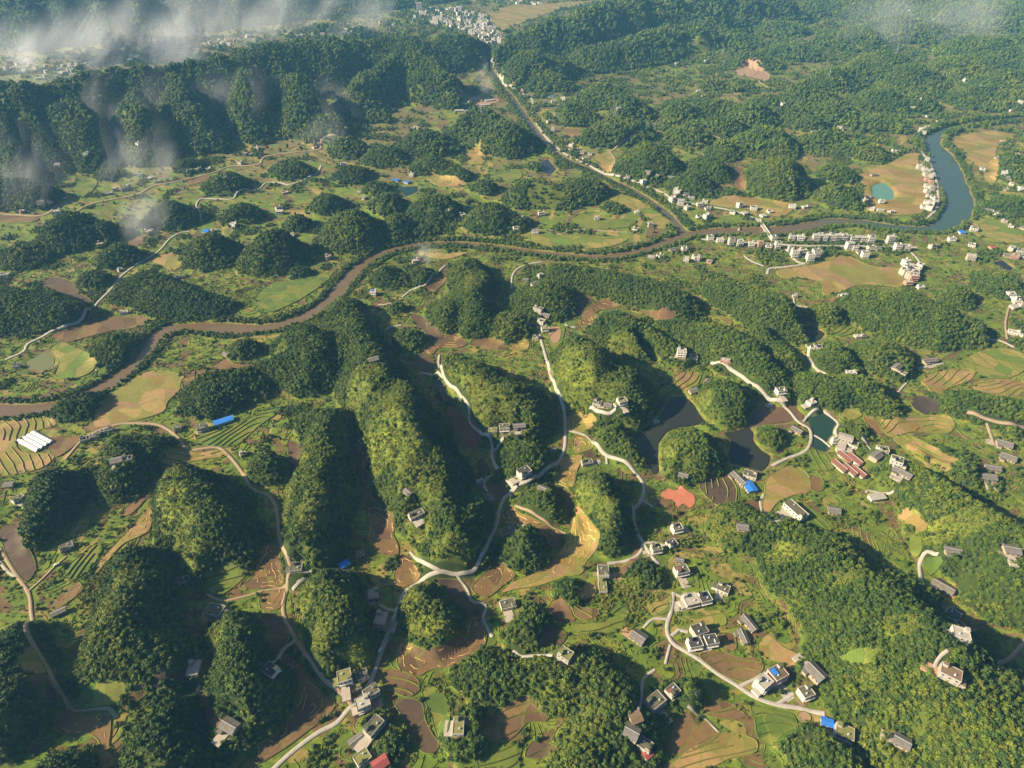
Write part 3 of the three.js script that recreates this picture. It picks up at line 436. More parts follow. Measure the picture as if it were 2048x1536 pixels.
// fields lie level unless they climb a slope
const flat = new Uint8Array(RNX * RNZ);
const fields = FIELDS.map(([kind, label, pts]) => {
  const g = pts.map(([px, py]) => at(px, py, 0.8)), cx = g.reduce((s, p) => s + p[0], 0) / g.length, cz = g.reduce((s, p) => s + p[1], 0) / g.length;
  const slope = hillSum(cx, cz) > 13;
  if (!slope) fillPoly(g, c => { flat[c] = 1; });
  return { kind, label, pts, g, slope, cx, cz };
});
const flatBlur = blur(flat, 3);
const pads = new Map();
function rawHeight(x, z) {
  const f = bil(flatBlur, x, z), w = bil(wetBlur, x, z), hs = hillSum(x, z) * (1 - 0.92 * f);
  let y = Math.max(0.3, 0.9 + 0.8 * fbm(x / 90, z / 90)) + hs * (1 + 0.15 * noise(x / 42 + z / 160, z / 42 - x / 90)) + Math.min(hs, 12) * 0.09 * noise(x / 13, z / 13);
  return w > 0 ? mix(y, -3, clamp(w * 1.25)) : y;
}
function height(x, z) {
  let y = rawHeight(x, z);
  const list = pads.get(Math.floor(x / 50) * 1000 + Math.floor(z / 50));
  if (list) for (const p of list) { const d = Math.hypot(x - p[0], z - p[1]); if (d < p[3] + 8) y = mix(p[2], y, sstep(p[3], p[3] + 8, d)); }
  return y;
}
function cast(px, py, f = rawHeight) { // where a line of sight meets the ground
  const d = ray(px, py);
  let t = (CAMH - 170) / -d[1], t0 = t;
  for (let k = 0; k < 4000; k++) {
    const y = CAMH + d[1] * t;
    if (y < f(d[0] * t, d[2] * t)) {
      let a = t0, b = t;
      for (let q = 0; q < 12; q++) { const m = (a + b) / 2; if (CAMH + d[1] * m < f(d[0] * m, d[2] * m)) b = m; else a = m; }
      return [d[0] * b, d[2] * b, b];
    }
    t0 = t; t += Math.max(2.5, (y - 90) * 0.5);
  }
  return at(px, py, 0);
}
// ---------------------------------------------------------------- houses: places, sizes, looks
// [tile, x, y, length, width, storeys, turn in degrees, look, where it stands, yard]
const FARM = [
  ['C2', 50, 1020, 12, 11, 2, 20, 'green', 'with red earth yard left of the bottom lane', 1], ['C2', 150, 1000, 10, 8, 1, 30, 'moss', 'tucked between lane and red earth bank', 0], ['C2', 115, 1065, 9, 8, 1, 20, 'green', 'second from the red earth yard', 0], ['C2', 205, 1110, 13, 9, 2, 35, 'moss', 'right of the bottom lane junction', 1], ['C2', 160, 1185, 12, 10, 3, 25, 'white', 'standing tall below the bottom lane junction', 1],
  ['C2', 220, 1310, 16, 10, 2, 55, 'moss', 'in the bottom grove', 1], ['C2', 118, 1390, 11, 8, 1, 40, 'tile', 'left end of the bottom grove', 0], ['C2', 155, 1495, 12, 10, 2, 40, 'green', 'cut by the bottom edge left of the red roof', 0], ['C2', 255, 1520, 12, 8, 1, 35, 'red', 'at the bottom edge', 0],
  ['C2', 265, 695, 11, 14, 3, -8, 'brick', 'beside the main lane with a car port', 1], ['C2', 215, 530, 11, 12, 1, 10, 'brick', 'at the end of the short drive', 1], ['C2', 140, 295, 8, 6, 1, 25, 'green', 'above the small blue roof', 0], ['C2', 45, 355, 9, 6, 1, 40, 'blue', 'at the end of the pale terrace lane', 1],
  ['C2', 465, 62, 17, 8, 1, 35, 'moss', 'on the shoulder of the loop hill', 1], ['C2', 1000, 160, 17, 10, 1, 25, 'moss', 'topping the knoll right of the main lane', 1], ['C2', 1000, 588, 15, 10, 1, 15, 'moss', 'amid trees right of the ring-shaped field', 1],
  ['C2', 1555, 405, 13, 11, 2, 88, 'moss', 'upper of the two joined houses', 1], ['C2', 1553, 480, 16, 8, 1, 88, 'green', 'lower of the two joined houses', 0],
  ['C2', 1985, 150, 11, 9, 2, 15, 'moss', 'highest of the hillside houses by the pale spur', 1], ['C2', 1957, 232, 11, 9, 1, 25, 'black', 'at the end of the pale spur', 0], ['C2', 1865, 270, 11, 9, 2, 12, 'moss', 'right beside the pale lane fork', 1], ['C2', 2000, 332, 8, 5, 1, -10, 'tile', 'below the pale spur houses', 0], ['C2', 2010, 398, 14, 10, 2, 15, 'redflat', 'on the forest edge', 1],
  ['C3', 92, 572, 14, 13, 2, 15, 'white', 'left half of the long white house', 1], ['C3', 172, 560, 12, 11, 2, 15, 'black', 'right half of the long white house', 0], ['C3', 285, 495, 12, 10, 1, -30, 'moss', 'set in the forest above the long white house', 1],
  ['C2', 1335, 890, 12, 10, 2, -35, 'green', 'in the bottom wood at the end of its drive', 1], ['C2', 1762, 780, 13, 11, 1, -40, 'tile', 'by the thin path left of the farmland', 1],
  ['C2', 1858, 1162, 15, 11, 2, 35, 'moss', 'with a red wall by the grey curved lane', 1], ['C2', 1958, 1105, 11, 9, 2, 35, 'redflat', 'behind the red walled house', 0], ['C2', 1745, 1252, 9, 8, 1, 20, 'pink', 'below the red walled house', 0], ['C2', 1722, 1338, 11, 10, 1, -30, 'tile', 'in the wood above the flooded field', 0], ['C2', 1800, 1408, 11, 9, 1, -35, 'moss', 'left of the flooded field', 0], ['C2', 1815, 1465, 7, 5, 1, 35, 'red', 'beside the flooded field', 0],
  ['C2', 712, 1300, 9, 14, 1, 0, 'green', 'alone on the bottom mound', 1],
  ['C3', 142, 748, 14, 11, 2, 20, 'black', 'upper one of three round a pale yard', 1], ['C3', 115, 825, 13, 10, 2, 10, 'black', 'lower left one of three round a pale yard', 0], ['C3', 210, 808, 12, 10, 2, 10, 'black', 'lower right one of three round a pale yard', 0],
  ['C3', 435, 700, 17, 7, 1, -65, 'tile', 'at the forest edge, longer of two barns', 0], ['C3', 402, 780, 14, 6, 1, -82, 'tile', 'at the forest edge, shorter of two barns', 0],
  ['C3', 510, 1062, 13, 11, 3, 35, 'white', 'left of the pink house', 0], ['C3', 592, 1012, 14, 12, 3, 25, 'pinkflat', 'with a bright blue sheet on its roof', 1], ['C3', 822, 985, 16, 11, 1, -60, 'tile', 'large and brown on the forest edge', 1], ['C3', 762, 1112, 11, 10, 2, 20, 'moss', 'by itself at the end of the pale drive', 1],
  ['C3', 985, 1345, 14, 11, 2, -25, 'green', 'at the lower forest edge with a white shed', 1], ['C3', 890, 1280, 9, 6, 1, -20, 'blue', 'beside the lower forest edge house', 0], ['C3', 1325, 1392, 11, 9, 1, -35, 'tile', 'deep in the lower right forest', 1],
  ['C3', 1568, 485, 19, 9, 1, -45, 'tile', 'under the hooked forest lane', 1], ['C3', 1622, 652, 13, 12, 1, 40, 'black', 'in the forest with a pale yard', 1], ['C3', 1662, 772, 13, 11, 2, -20, 'white', 'in the forest below the black roof', 0], ['C3', 1602, 1000, 15, 11, 2, -35, 'brownflat', 'in the right forest with a grey lane', 1], ['C3', 1968, 272, 13, 10, 1, -15, 'tile', 'near the right edge in the upper forest', 1], ['C3', 1625, 275, 15, 8, 1, -15, 'tile', 'half hidden beside the hooked lane', 0], ['C3', 398, 138, 11, 8, 1, -10, 'tile', 'under the trees on the ridge top', 0], ['C3', 705, 45, 26, 12, 2, -62, 'hall', 'largest hall with a pale court on the slope', 1], ['C3', 932, 40, 12, 9, 1, -15, 'tile', 'small and dark in the forest right of the hall', 0],
  ['C1', 395, 252, 13, 9, 1, 40, 'moss', 'alone on the shaded far left slope', 0], ['C1', 1070, 450, 14, 7, 1, 25, 'black', 'in the deep shade between two left hills', 0], ['C1', 1262, 622, 17, 12, 1, -12, 'moss', 'below the left dam path', 1], ['C1', 1140, 962, 10, 14, 1, 8, 'white', 'with pale walls between bottom left hills', 0], ['C1', 1588, 972, 13, 10, 1, -30, 'black', 'in the shade beside the drive off the left lane', 0], ['C1', 1350, 1300, 14, 9, 1, -25, 'tile', 'at the foot of the bottom left hill', 1], ['C1', 1738, 372, 12, 10, 1, 5, 'moss', 'beside the tan left lane', 1], ['C1', 350, 635, 12, 5, 1, 35, 'tile', 'shed on the pale terrace of the lit left hill', 0],
  ['B1', 505, 1100, 12, 8, 1, 25, 'black', 'first of the roadside sheds', 0], ['B1', 560, 1082, 12, 8, 1, 20, 'moss', 'second of the roadside sheds', 0], ['B1', 630, 1050, 14, 6, 1, 20, 'black', 'last of the roadside sheds', 0], ['B1', 1190, 1040, 13, 10, 2, 25, 'moss', 'left of the bright blue tarpaulin', 1], ['B1', 1042, 1040, 9, 10, 1, 30, 'moss', 'small by the tan lane junction', 0], ['B1', 1312, 995, 24, 9, 1, 30, 'blue', 'long and bright under the wooded hill', 0], ['B1', 690, 1228, 12, 9, 1, 20, 'tile', 'left one of two on the wooded left knoll', 1], ['B1', 750, 1218, 11, 8, 1, 15, 'moss', 'right one of two on the wooded left knoll', 0], ['B1', 110, 1450, 12, 8, 1, 60, 'moss', 'near the left edge in the shaded grove', 1], ['B1', 60, 1370, 10, 7, 1, 10, 'tile', 'upper left in the shaded grove', 0], ['B1', 1425, 1188, 8, 6, 1, 40, 'white', 'tiny by the tan lane', 0],
  ['B1', 730, 358, 12, 8, 1, 20, 'white', 'north of the long brown field', 0], ['B1', 1052, 150, 13, 8, 1, 25, 'moss', 'on the knoll by the bright upper lane', 0], ['B1', 706, 108, 9, 6, 1, 60, 'white', 'touching the bright upper lane', 0], ['B1', 1325, 605, 9, 5, 1, -35, 'tile', 'tiny barn south of the river', 0], ['B1', 30, 138, 16, 8, 1, 15, 'white', 'cut by the left edge', 0], ['B1', 105, 672, 10, 7, 1, 10, 'moss', 'west of the square fish pond', 0],
  ['B2', 980, 1042, 13, 10, 2, 5, 'moss', 'middle one of three at the hill foot', 1], ['B2', 912, 1050, 11, 8, 1, 5, 'green', 'left one of three at the hill foot', 0], ['B2', 1066, 1026, 15, 7, 1, 5, 'tile', 'right one of three at the hill foot', 1], ['B2', 1262, 1168, 7, 8, 1, -20, 'tile', 'hidden in the grove by the main lane', 0], ['B2', 1095, 1302, 15, 11, 2, 35, 'black', 'beside the main lane with a grey court', 1], ['B2', 836, 1350, 9, 6, 1, 15, 'white', 'tiny by the curled grey lane', 0], ['B2', 1200, 1392, 10, 6, 1, -30, 'tile', 'in trees below the main lane', 0], ['B2', 895, 1450, 12, 8, 1, -60, 'tile', 'shaded below the curled grey lane', 0], ['B2', 1462, 1238, 14, 8, 1, 15, 'moss', 'on the hill south of the pond lane', 1], ['B2', 418, 1415, 10, 6, 1, -45, 'tile', 'alone under the great ridge', 0], ['B2', 215, 637, 13, 8, 1, 25, 'tile', 'alone on the great ridge', 0],
  ['B2', 1523, 888, 11, 9, 1, -25, 'moss', 'left one of three above the pond', 0], ['B2', 1582, 905, 10, 8, 1, -15, 'tile', 'middle one of three above the pond', 1], ['B2', 1665, 888, 12, 10, 2, 20, 'green', 'right one of three above the pond', 1],
  ['B2', 1162, 503, 10, 8, 1, -10, 'black', 'at the top end of the straight road', 0], ['B2', 1215, 462, 11, 9, 2, 10, 'green', 'second up the straight road row', 0], ['B2', 1196, 420, 11, 10, 2, -30, 'white', 'third up the straight road row', 1], ['B2', 1178, 345, 16, 8, 2, -35, 'moss', 'upper long one behind the straight road', 0], ['B2', 1222, 375, 13, 7, 1, -25, 'tile', 'right upper one behind the straight road', 0],
  ['B2', 1155, 190, 13, 7, 1, 40, 'tile', 'lower one south of the pale hook lane', 0], ['B2', 1190, 150, 10, 8, 2, 30, 'white', 'taller one south of the pale hook lane', 0], ['B2', 1105, 168, 10, 6, 1, -10, 'tile', 'left one south of the pale hook lane', 0], ['B2', 215, 248, 12, 10, 2, -10, 'blueflat', 'shaded on the west wooded flank', 0], ['B2', 462, 65, 13, 9, 2, 20, 'white', 'half wrapped in mist near the river', 0],
  ['B2', 2012, 608, 13, 11, 3, -10, 'white', 'tall white one west of the hillside lane', 1], ['B3', 110, 628, 10, 9, 2, 5, 'moss', 'second one west of the hillside lane', 0], ['B2', 2022, 1315, 11, 7, 1, -20, 'tile', 'small grey on the wooded island bank', 0], ['B3', 298, 640, 14, 9, 1, -20, 'brick', 'above the pale hillside lane', 0], ['B3', 112, 820, 12, 8, 1, 20, 'tile', 'between two ponds', 0], ['B3', 188, 765, 9, 6, 1, 50, 'tile', 'in trees on the pond mound', 0],
  ['B3', 620, 825, 13, 10, 2, 10, 'moss', 'beside the pale lane at the muddy pond', 1], ['B3', 838, 560, 12, 9, 1, -10, 'black', 'below the black pond', 1], ['B3', 1078, 498, 13, 8, 1, 5, 'white', 'alone east of the black pond', 0], ['B3', 1032, 712, 14, 7, 1, -10, 'white', 'low in the right hand woods', 0], ['B3', 1300, 680, 14, 9, 1, 40, 'tile', 'in the right woods left of the long tiled house', 1], ['B3', 1492, 642, 22, 8, 1, 10, 'tile', 'longest one at the right wood edge', 1], ['B3', 800, 885, 11, 9, 1, 25, 'white', 'north of the deep green pond', 1], ['B3', 715, 1050, 14, 8, 1, -50, 'tile', 'hidden in trees west of the deep green pond', 0],
  ['B3', 1000, 1095, 16, 12, 1, -30, 'pale', 'with a wide court east of the deep green pond', 1], ['B3', 1040, 1130, 13, 10, 1, -35, 'green', 'right behind the wide court', 0], ['B3', 990, 1165, 18, 8, 1, -15, 'pale', 'above the brown roofed sheds', 0], ['B3', 1178, 1200, 13, 10, 1, 35, 'tile', 'on a pale round court right of the sheds', 1], ['B3', 1212, 1172, 13, 9, 2, -10, 'moss', 'upper one right of the sheds', 0], ['B3', 1295, 1235, 13, 11, 2, -30, 'moss', 'farther right of the sheds', 0], ['B3', 1330, 1298, 20, 8, 1, -45, 'tile', 'long one right of the sheds', 1],
  ['B3', 378, 1335, 22, 8, 1, -65, 'tile', 'long grey barn beside the blue roof', 1], ['B3', 442, 1308, 15, 11, 1, -25, 'moss', 'behind the long grey barn', 0], ['B3', 440, 1382, 15, 11, 1, -78, 'blue', 'vivid beside the long grey barn', 0], ['B3', 1182, 1440, 18, 8, 1, 10, 'pale', 'low on the forest edge', 0], ['B3', 925, 1125, 6, 6, 2, 5, 'white', 'tiny tower at the pond dyke', 0],
  ['B3', 1928, 1130, 16, 11, 1, -30, 'tile', 'uppermost of four near the right edge', 1], ['B3', 1948, 1208, 16, 11, 1, -35, 'tile', 'second of four near the right edge', 0], ['B3', 1860, 1272, 15, 9, 1, -15, 'tile', 'third of four near the right edge', 0], ['B3', 1835, 1325, 15, 10, 1, -10, 'tile', 'lowest of four near the right edge', 1],
  ['B3', 1440, 210, 12, 8, 1, 5, 'white', 'behind the long wooded ridge', 0], ['B3', 992, 258, 18, 8, 1, 20, 'white', 'at the tip of the long wooded ridge', 0], ['B3', 705, 262, 8, 6, 1, 0, 'blueflat', 'small at the foot of the ridge lane', 0], ['B3', 1985, 475, 16, 10, 1, -30, 'white', 'by the right hand dirt lane', 0],
  ['B3', 1858, 880, 0, 0, 0, 0, '', '', 0],
];
// rows and hamlets: [where, group, look mix, storeys, [tile, x, y, ...]]
const ROWS = [
  ['in the north bank row above the river', 'north bank houses', [1, 3], ['A3', 20, 1140, 70, 1145, 98, 1162, 40, 1195, 20, 1222, 75, 1226, 180, 1185, 150, 1207, 195, 1227, 145, 1276, 185, 1282, 380, 1215, 345, 1250, 410, 1262, 465, 1228, 560, 1245, 520, 1268, 690, 1220, 765, 1217]],
  ['in the west end of the north bank row', 'north bank west houses', [1, 3], ['A2', 1980, 1130, 2030, 1150, 1960, 1180, 2010, 1197, 1700, 1047, 1790, 1072, 1820, 1015, 1870, 1037, 1950, 1047]],
  ['in the cluster beside the tributary road', 'tributary road houses', [1, 2], ['A2', 1372, 858, 1362, 888, 1440, 898, 1452, 932, 1405, 878, 1480, 905]],
  ['in the column lining the river bend', 'river bend houses', [2, 3], ['A3', 1475, 948, 1430, 990, 1462, 1000, 1492, 1005, 1468, 1030, 1498, 1045, 1474, 1060, 1500, 1078, 1476, 1098, 1504, 1108, 1478, 1128, 1486, 1158, 1510, 1168, 1472, 1196, 1498, 1205, 1524, 1192, 1458, 1222, 1488, 1228]],
  ['on the ochre plain inside the bend', 'ochre plain houses', [1, 2], ['A3', 1165, 1030, 1135, 1160, 1110, 1186, 1210, 1190, 1155, 1230, 1205, 1236, 1270, 1246]],
  ['by the landing at the bend top', 'bend top houses', [2, 3], ['A3', 1440, 772, 1478, 755, 1502, 760, 1458, 784]],
  ['along the north side of the village street', 'village street north side', [3, 4], ['A3', 578, 1408, 685, 1408, 735, 1410, 790, 1412, 825, 1412, 870, 1412, 920, 1412, 955, 1412, 985, 1412, 1040, 1415, 1075, 1415, 1105, 1416, 1145, 1420, 1260, 1422]],
  ['along the south side of the village street', 'village street south side', [2, 4], ['A3', 210, 1402, 268, 1418, 330, 1432, 380, 1436, 450, 1440, 500, 1445, 550, 1452, 600, 1455, 1020, 1458, 1055, 1462, 1090, 1482, 1112, 1505, 1150, 1462, 1190, 1464, 1300, 1466, 1355, 1466, 678, 1470, 722, 1468, 700, 1505, 745, 1500, 790, 1527, 850, 1480, 825, 1503]],
  ['west of the village by the river trees', 'west village houses', [1, 2], ['B3', 70, 52, 130, 47, 205, 62], ['A3', 60, 1467, 130, 1522], ['A2', 1890, 1502, 1960, 1472, 2030, 1472, 1840, 1512]],
  ['in the tight cluster at the plain corner', 'plain corner cluster', [2, 3], ['B3', 1350, 75, 1378, 88, 1405, 98, 1432, 98, 1352, 108, 1386, 122, 1412, 118, 1340, 128, 1370, 150, 1393, 163, 1364, 190, 1402, 142]],
  ['in the right hand hamlet by the dark pond', 'right hand hamlet', [1, 3], ['A3', 1840, 1240, 1880, 1256, 1970, 1330, 1750, 1352, 1620, 1412, 1680, 1366, 1860, 1456, 1740, 1440, 1970, 1466, 2020, 1472, 1950, 1502, 1990, 1512, 2035, 1507, 1730, 1522, 1510, 1452, 1930, 1302, 2040, 1342]],
  ['beyond the blue river bend', 'houses beyond the bend', [1, 2], ['A3', 1940, 1115, 2022, 1115, 1972, 1082, 1955, 1050, 1930, 1022, 1890, 930, 2010, 912, 1920, 832, 1800, 1002]],
  ['at the right edge below the hamlet', 'right edge lower hamlet', [1, 2], ['B3', 1968, 248, 1990, 268, 2005, 295, 2035, 315, 1985, 325]],
  ['scattered among the far right hills', 'far right hill houses', [1, 3], ['A3', 615, 45, 725, 55, 790, 75, 790, 122, 435, 125, 1370, 75, 1750, 125, 1290, 205, 2005, 215, 1940, 400, 1695, 485, 1590, 435, 1800, 515, 1430, 590, 1395, 640, 1485, 685, 1550, 710, 610, 320, 185, 370, 155, 395, 255, 440, 140, 550, 170, 565, 10, 385, 635, 625, 815, 775, 970, 748, 988, 762, 845, 775, 1280, 905, 1302, 900, 1970, 650, 2020, 612, 130, 710]],
  ['along the tributary valley road', 'tributary valley houses', [1, 3], ['A2', 1030, 460, 975, 455, 1035, 490, 1085, 545, 1130, 572, 1255, 570, 1320, 585, 1265, 602, 890, 385, 940, 380, 1885, 250, 1985, 385, 1240, 720, 1265, 770, 1650, 645, 1855, 735, 1330, 590]],
  ['of the works yard under the ridge', 'works yard sheds', [1, 1], ['A2', 760, 602, 830, 590, 892, 592, 870, 618, 715, 652, 765, 657]],
  ['scattered between the upper left knolls', 'upper left knoll houses', [1, 2], ['A2', 260, 782, 165, 637, 465, 752, 165, 747, 40, 970, 345, 1060, 410, 1072, 440, 1032, 130, 1132, 160, 1165, 645, 1240, 735, 1272]],
  ['in the fields north of the river', 'north field houses', [1, 2], ['A2', 1050, 1342, 1160, 1367, 1195, 1260, 1075, 1277, 1520, 1287, 1755, 1247, 1830, 1325, 1745, 1347, 1125, 890]],
  ['in the valley under the long left ridge', 'left valley houses', [1, 2], ['A1', 245, 1197, 285, 1193, 130, 1242, 335, 1242, 390, 1167, 680, 1117, 640, 1137, 730, 1117, 755, 1102, 820, 1032, 885, 1047, 920, 1067, 1110, 1002, 1160, 992, 1220, 992, 345, 1032, 345, 970, 815, 852, 1280, 822, 1550, 822, 1510, 877, 1460, 907, 1435, 912, 1410, 962, 1840, 867, 1862, 850, 510, 910]],
  ['on the misty upper left knolls', 'misty knoll houses', [1, 2], ['A1', 880, 1282, 870, 1350, 888, 1367, 1255, 1357, 1210, 1360, 590, 1432, 1670, 1132, 1635, 1227, 1640, 1252, 1370, 1327, 1705, 1387, 2005, 970, 1925, 1517]],
];
const LOOK = { moss: ['white house with mossy flat roof'], green: ['flat-roofed house with olive green roof'], white: ['white house with pale flat roof'], black: ['house with flat black roof'], tile: ['farmhouse with grey tiled gable roof'], brick: ['reddish brick house with pale flat roof'], red: ['shed with dark red roof'], redflat: ['flat-roofed house with red roof patch'], blue: ['shed with vivid blue sheet roof'], blueflat: ['white house with blue roof sheet'], pink: ['small pinkish hut'], pinkflat: ['pink walled house'], hall: ['long two storey hall with red trim'], brownflat: ['white house with brown flat roof'], pale: ['low building with pale sheet roof'] };
const SHORT = { white: 'white house', moss: 'mossy roofed house', tile: 'grey tiled house', pale: 'pale roofed shed', brick: 'reddish house', blue: 'blue roofed shed', red: 'red roofed house' };
const houses = [];
for (const [c, x, y, L, W, fl, rot, look, where, yard] of FARM) if (L) houses.push({ p: T(c, x, y)[0], L: L * 0.88, W: W * 0.88, fl, rot, look, label: `${LOOK[look][0]} ${where}`, name: 'farmhouse', category: look === 'blue' || look === 'red' ? 'shed' : 'house', yard, near: 1 });
const ord = n => n + (n % 100 > 10 && n % 100 < 14 ? 'th' : ['th', 'st', 'nd', 'rd'][n % 10] || 'th');
for (const [where, group, [f0, f1], ...tiles] of ROWS) {
  const list = tiles.flatMap(([c, ...v]) => T(c, ...v)).sort((a, b) => a[0] - b[0]);
  list.forEach((p, i) => {
    const works = group.startsWith('works'), u = rnd();
    let look = works ? (u < 0.5 ? 'pale' : 'white') : u < 0.45 ? 'white' : u < 0.72 ? 'moss' : u < 0.86 ? 'tile' : u < 0.93 ? 'pale' : 'brick';
    if ([[687, 481], [1922, 467], [791, 362], [814, 366], [1618, 25], [1103, 195], [1856, 234], [414, 465]].some(q => Math.hypot(q[0] - p[0], q[1] - p[1]) < 6)) look = 'blue';
    if ([[1595, 502], [1984, 498]].some(q => Math.hypot(q[0] - p[0], q[1] - p[1]) < 6)) look = 'red';
    const fl = f0 + Math.floor(rnd() * (f1 - f0 + 1)), L = works ? rr(18, 30) : rr(8.5, 13);
    houses.push({ p, L, W: works ? rr(11, 14) : rr(8, 10.5), fl: look === 'tile' || look === 'blue' || look === 'red' ? 1 : fl, rot: group.includes('street') ? rr(-8, 4) : group.includes('bend') ? rr(60, 85) : rr(-40, 40), look, label: `${SHORT[look]}, ${ord(i + 1)} from the left ${where}`, name: 'village_house', category: 'house', group, yard: 0 });
  });
}
// the far valley and the town
function scatter(n, poly, jitter, make) { // along a line of picture points
  for (let k = 0; k < n; k++) { const u = rnd() * (poly.length - 1), i = Math.floor(u), f = u - i, a = poly[i], b = poly[i + 1]; make([mix(a[0], b[0], f) + rr(-jitter, jitter) * 1.6, mix(a[1], b[1], f) + rr(-jitter, jitter) * 0.9]); }
}
const farHouse = (group, label, name, f0, f1) => p => houses.push({ p, L: rr(11, 19), W: rr(9, 13), fl: Math.round(rr(f0, f1)), rot: rr(-50, 50), look: rnd() < 0.7 ? 'white' : rnd() < 0.5 ? 'pale' : 'moss', label, name, category: 'house', group, yard: 0, far: 1 });
scatter(95, [...T('A1', 230, 462, 380, 420, 500, 385, 800, 352, 920, 300, 1150, 265, 1350, 250, 1530, 225, 1800, 205, 2048, 190), ...T('A2', 60, 190, 330, 140)], 7, farHouse('far valley village houses', 'tiny white house in the misty village string along the far valley', 'valley_house', 2, 3));
scatter(14, T('A1', 30, 400, 200, 380, 420, 430), 12, farHouse('far valley village houses', 'tiny white house in the misty village string along the far valley', 'valley_house', 2, 3));
scatter(120, T('A2', 470, 95, 620, 130, 700, 150, 800, 180, 860, 210, 900, 235, 940, 260), 13, farHouse('far town houses', 'tiny white building in the far town at the valley mouth', 'town_house', 3, 5));
scatter(60, T('A2', 560, 90, 700, 75, 800, 110, 850, 160, 900, 190), 10, farHouse('far town houses', 'tiny white building in the far town at the valley mouth', 'town_house', 3, 6));
scatter(16, T('A2', 900, 30, 1060, 10, 1180, 20), 6, farHouse('houses beyond the town', 'tiny white house in the hamlet beyond the far town', 'hamlet_house', 2, 3));
for (const [x, y, L, W, fl, label] of [[483, 70, 26, 16, 13, 'tall white apartment block standing highest in the far town'], [505, 92, 34, 12, 6, 'broad white apartment slab below the tall block in the far town'], [845, 155, 42, 12, 6, 'long white apartment slab at the right end of the far town'], [770, 175, 30, 14, 4, 'wide pale hall in the lower far town'], [680, 70, 30, 12, 6, 'white apartment slab at the top of the far town'], [580, 140, 24, 12, 8, 'blue grey apartment block in the middle of the far town'], [900, 178, 26, 12, 5, 'white block at the far town edge by the highway']])
  houses.push({ p: T('A2', x, y)[0], L, W, fl, rot: rr(-25, 5), look: 'white', label, name: 'apartment_block', category: 'apartment', yard: 0, far: 1 });
const SHEDS = T('B3', 970, 1258, 1004, 1207, 1060, 1218, 1030, 1280, 1080, 1290).map((p, i) => ({ p, L: 17, W: 8.2, rot: -66, label: `brown roofed animal shed, ${['lower left', 'upper left', 'upper right', 'lower middle', 'lower right'][i]} one of the five` }));
const TUNNELS = T('B1', 250, 1085, 225, 1100, 200, 1115, 172, 1130).map((p, i) => ({ p, L: 36, W: 6.5, rot: -28, label: `white roofed polytunnel in the left fields, ${['uppermost', 'second from the top', 'third from the top', 'lowest'][i]} of four` }));
// stand every building on a level pad
for (const h of [...houses, ...SHEDS, ...TUNNELS]) {
  const [x, z] = cast(...h.p);
  h.x = x; h.z = z; h.y = Math.max(0.5, rawHeight(x, z));
  if (h.far) { h.y = rawHeight(x, z); continue; }
  const R = Math.hypot(h.L, h.W) / 2 + (h.yard ? 4 : 0);
  h.R = R;
  for (let i = Math.floor((x - R - 10) / 50); i <= Math.floor((x + R + 10) / 50); i++) for (let j = Math.floor((z - R - 10) / 50); j <= Math.floor((z + R + 10) / 50); j++) { const k = i * 1000 + j; if (!pads.has(k)) pads.set(k, []); pads.get(k).push([x, z, h.y, R * 0.8]); }
}
// ---------------------------------------------------------------- what covers the ground
for (let c = 0; c < wet.length; c++) if (wet[c]) mask[c] = 3;
for (const [px, py, rx, ry] of SCRUB_AND_SUNLIT) {
  const [x, z, dep] = cast(px, py), a = rx * dep / F, b = ry * dep / F / Math.max(0.35, (CAMH - 20) / dep);
  disc(x, z, Math.max(a, b), c => { const cx = RX0 + (c % RNX + 0.5) * RS - x, cz = RZ0 - (Math.floor(c / RNX) + 0.5) * RS - z, n = 1 + 0.45 * noise(cx / 12 + px, cz / 12); if ((cx / a) ** 2 + (cz / b) ** 2 < n && !mask[c]) mask[c] = 5; });
}
for (const f of fields) {
  f.poly = f.pts.map(([px, py], i) => { const q = cast(px, py, height); return !f.slope && Math.hypot(q[0] - f.g[i][0], q[1] - f.g[i][1]) > 14 ? f.g[i] : q; });
  fillPoly(f.poly, c => { if (mask[c] !== 3) mask[c] = 2; });
}
const lanes = ROADS.map(([surface, w, label, pts]) => {
  const v = pts.map(([px, py]) => { const q = cast(px, py, height); return new THREE.Vector3(q[0], 0, q[1]); });
  const curve = new THREE.CatmullRomCurve3(v, false, 'centripetal'), n = Math.max(4, Math.ceil(curve.getLength() / Math.max(3, v[0].length() * 0.005)));
  const line = curve.getSpacedPoints(n);
  for (const p of line) disc(p.x, p.z, w / 2 + 2.2 + (p.z < -1100 ? 2 : 0), c => { if (mask[c] !== 3) mask[c] = 1; });
  return { surface, w, label, line };
});
for (const h of [...houses, ...SHEDS, ...TUNNELS]) disc(h.x, h.z, h.far ? 14 : h.R * 0.85, c => { mask[c] = 4; });

// heights kept on a 4 m net for the textures
const HS = 4, HX0 = -2000, HNX = 1001, HNZ = 1051, hNet = new Float32Array(HNX * HNZ);
for (let j = 0; j < HNZ; j++) for (let i = 0; i < HNX; i++) hNet[j * HNX + i] = height(HX0 + i * HS, -j * HS);
function hFast(x, z) {
  const u = (x - HX0) / HS, v = -z / HS, i = Math.floor(u), j = Math.floor(v);
  if (i < 0 || j < 0 || i >= HNX - 1 || j >= HNZ - 1) return height(x, z);
  const c = j * HNX + i, p = u - i, q = v - j;
  return (hNet[c] * (1 - p) + hNet[c + 1] * p) * (1 - q) + (hNet[c + HNX] * (1 - p) + hNet[c + HNX + 1] * p) * q;
}
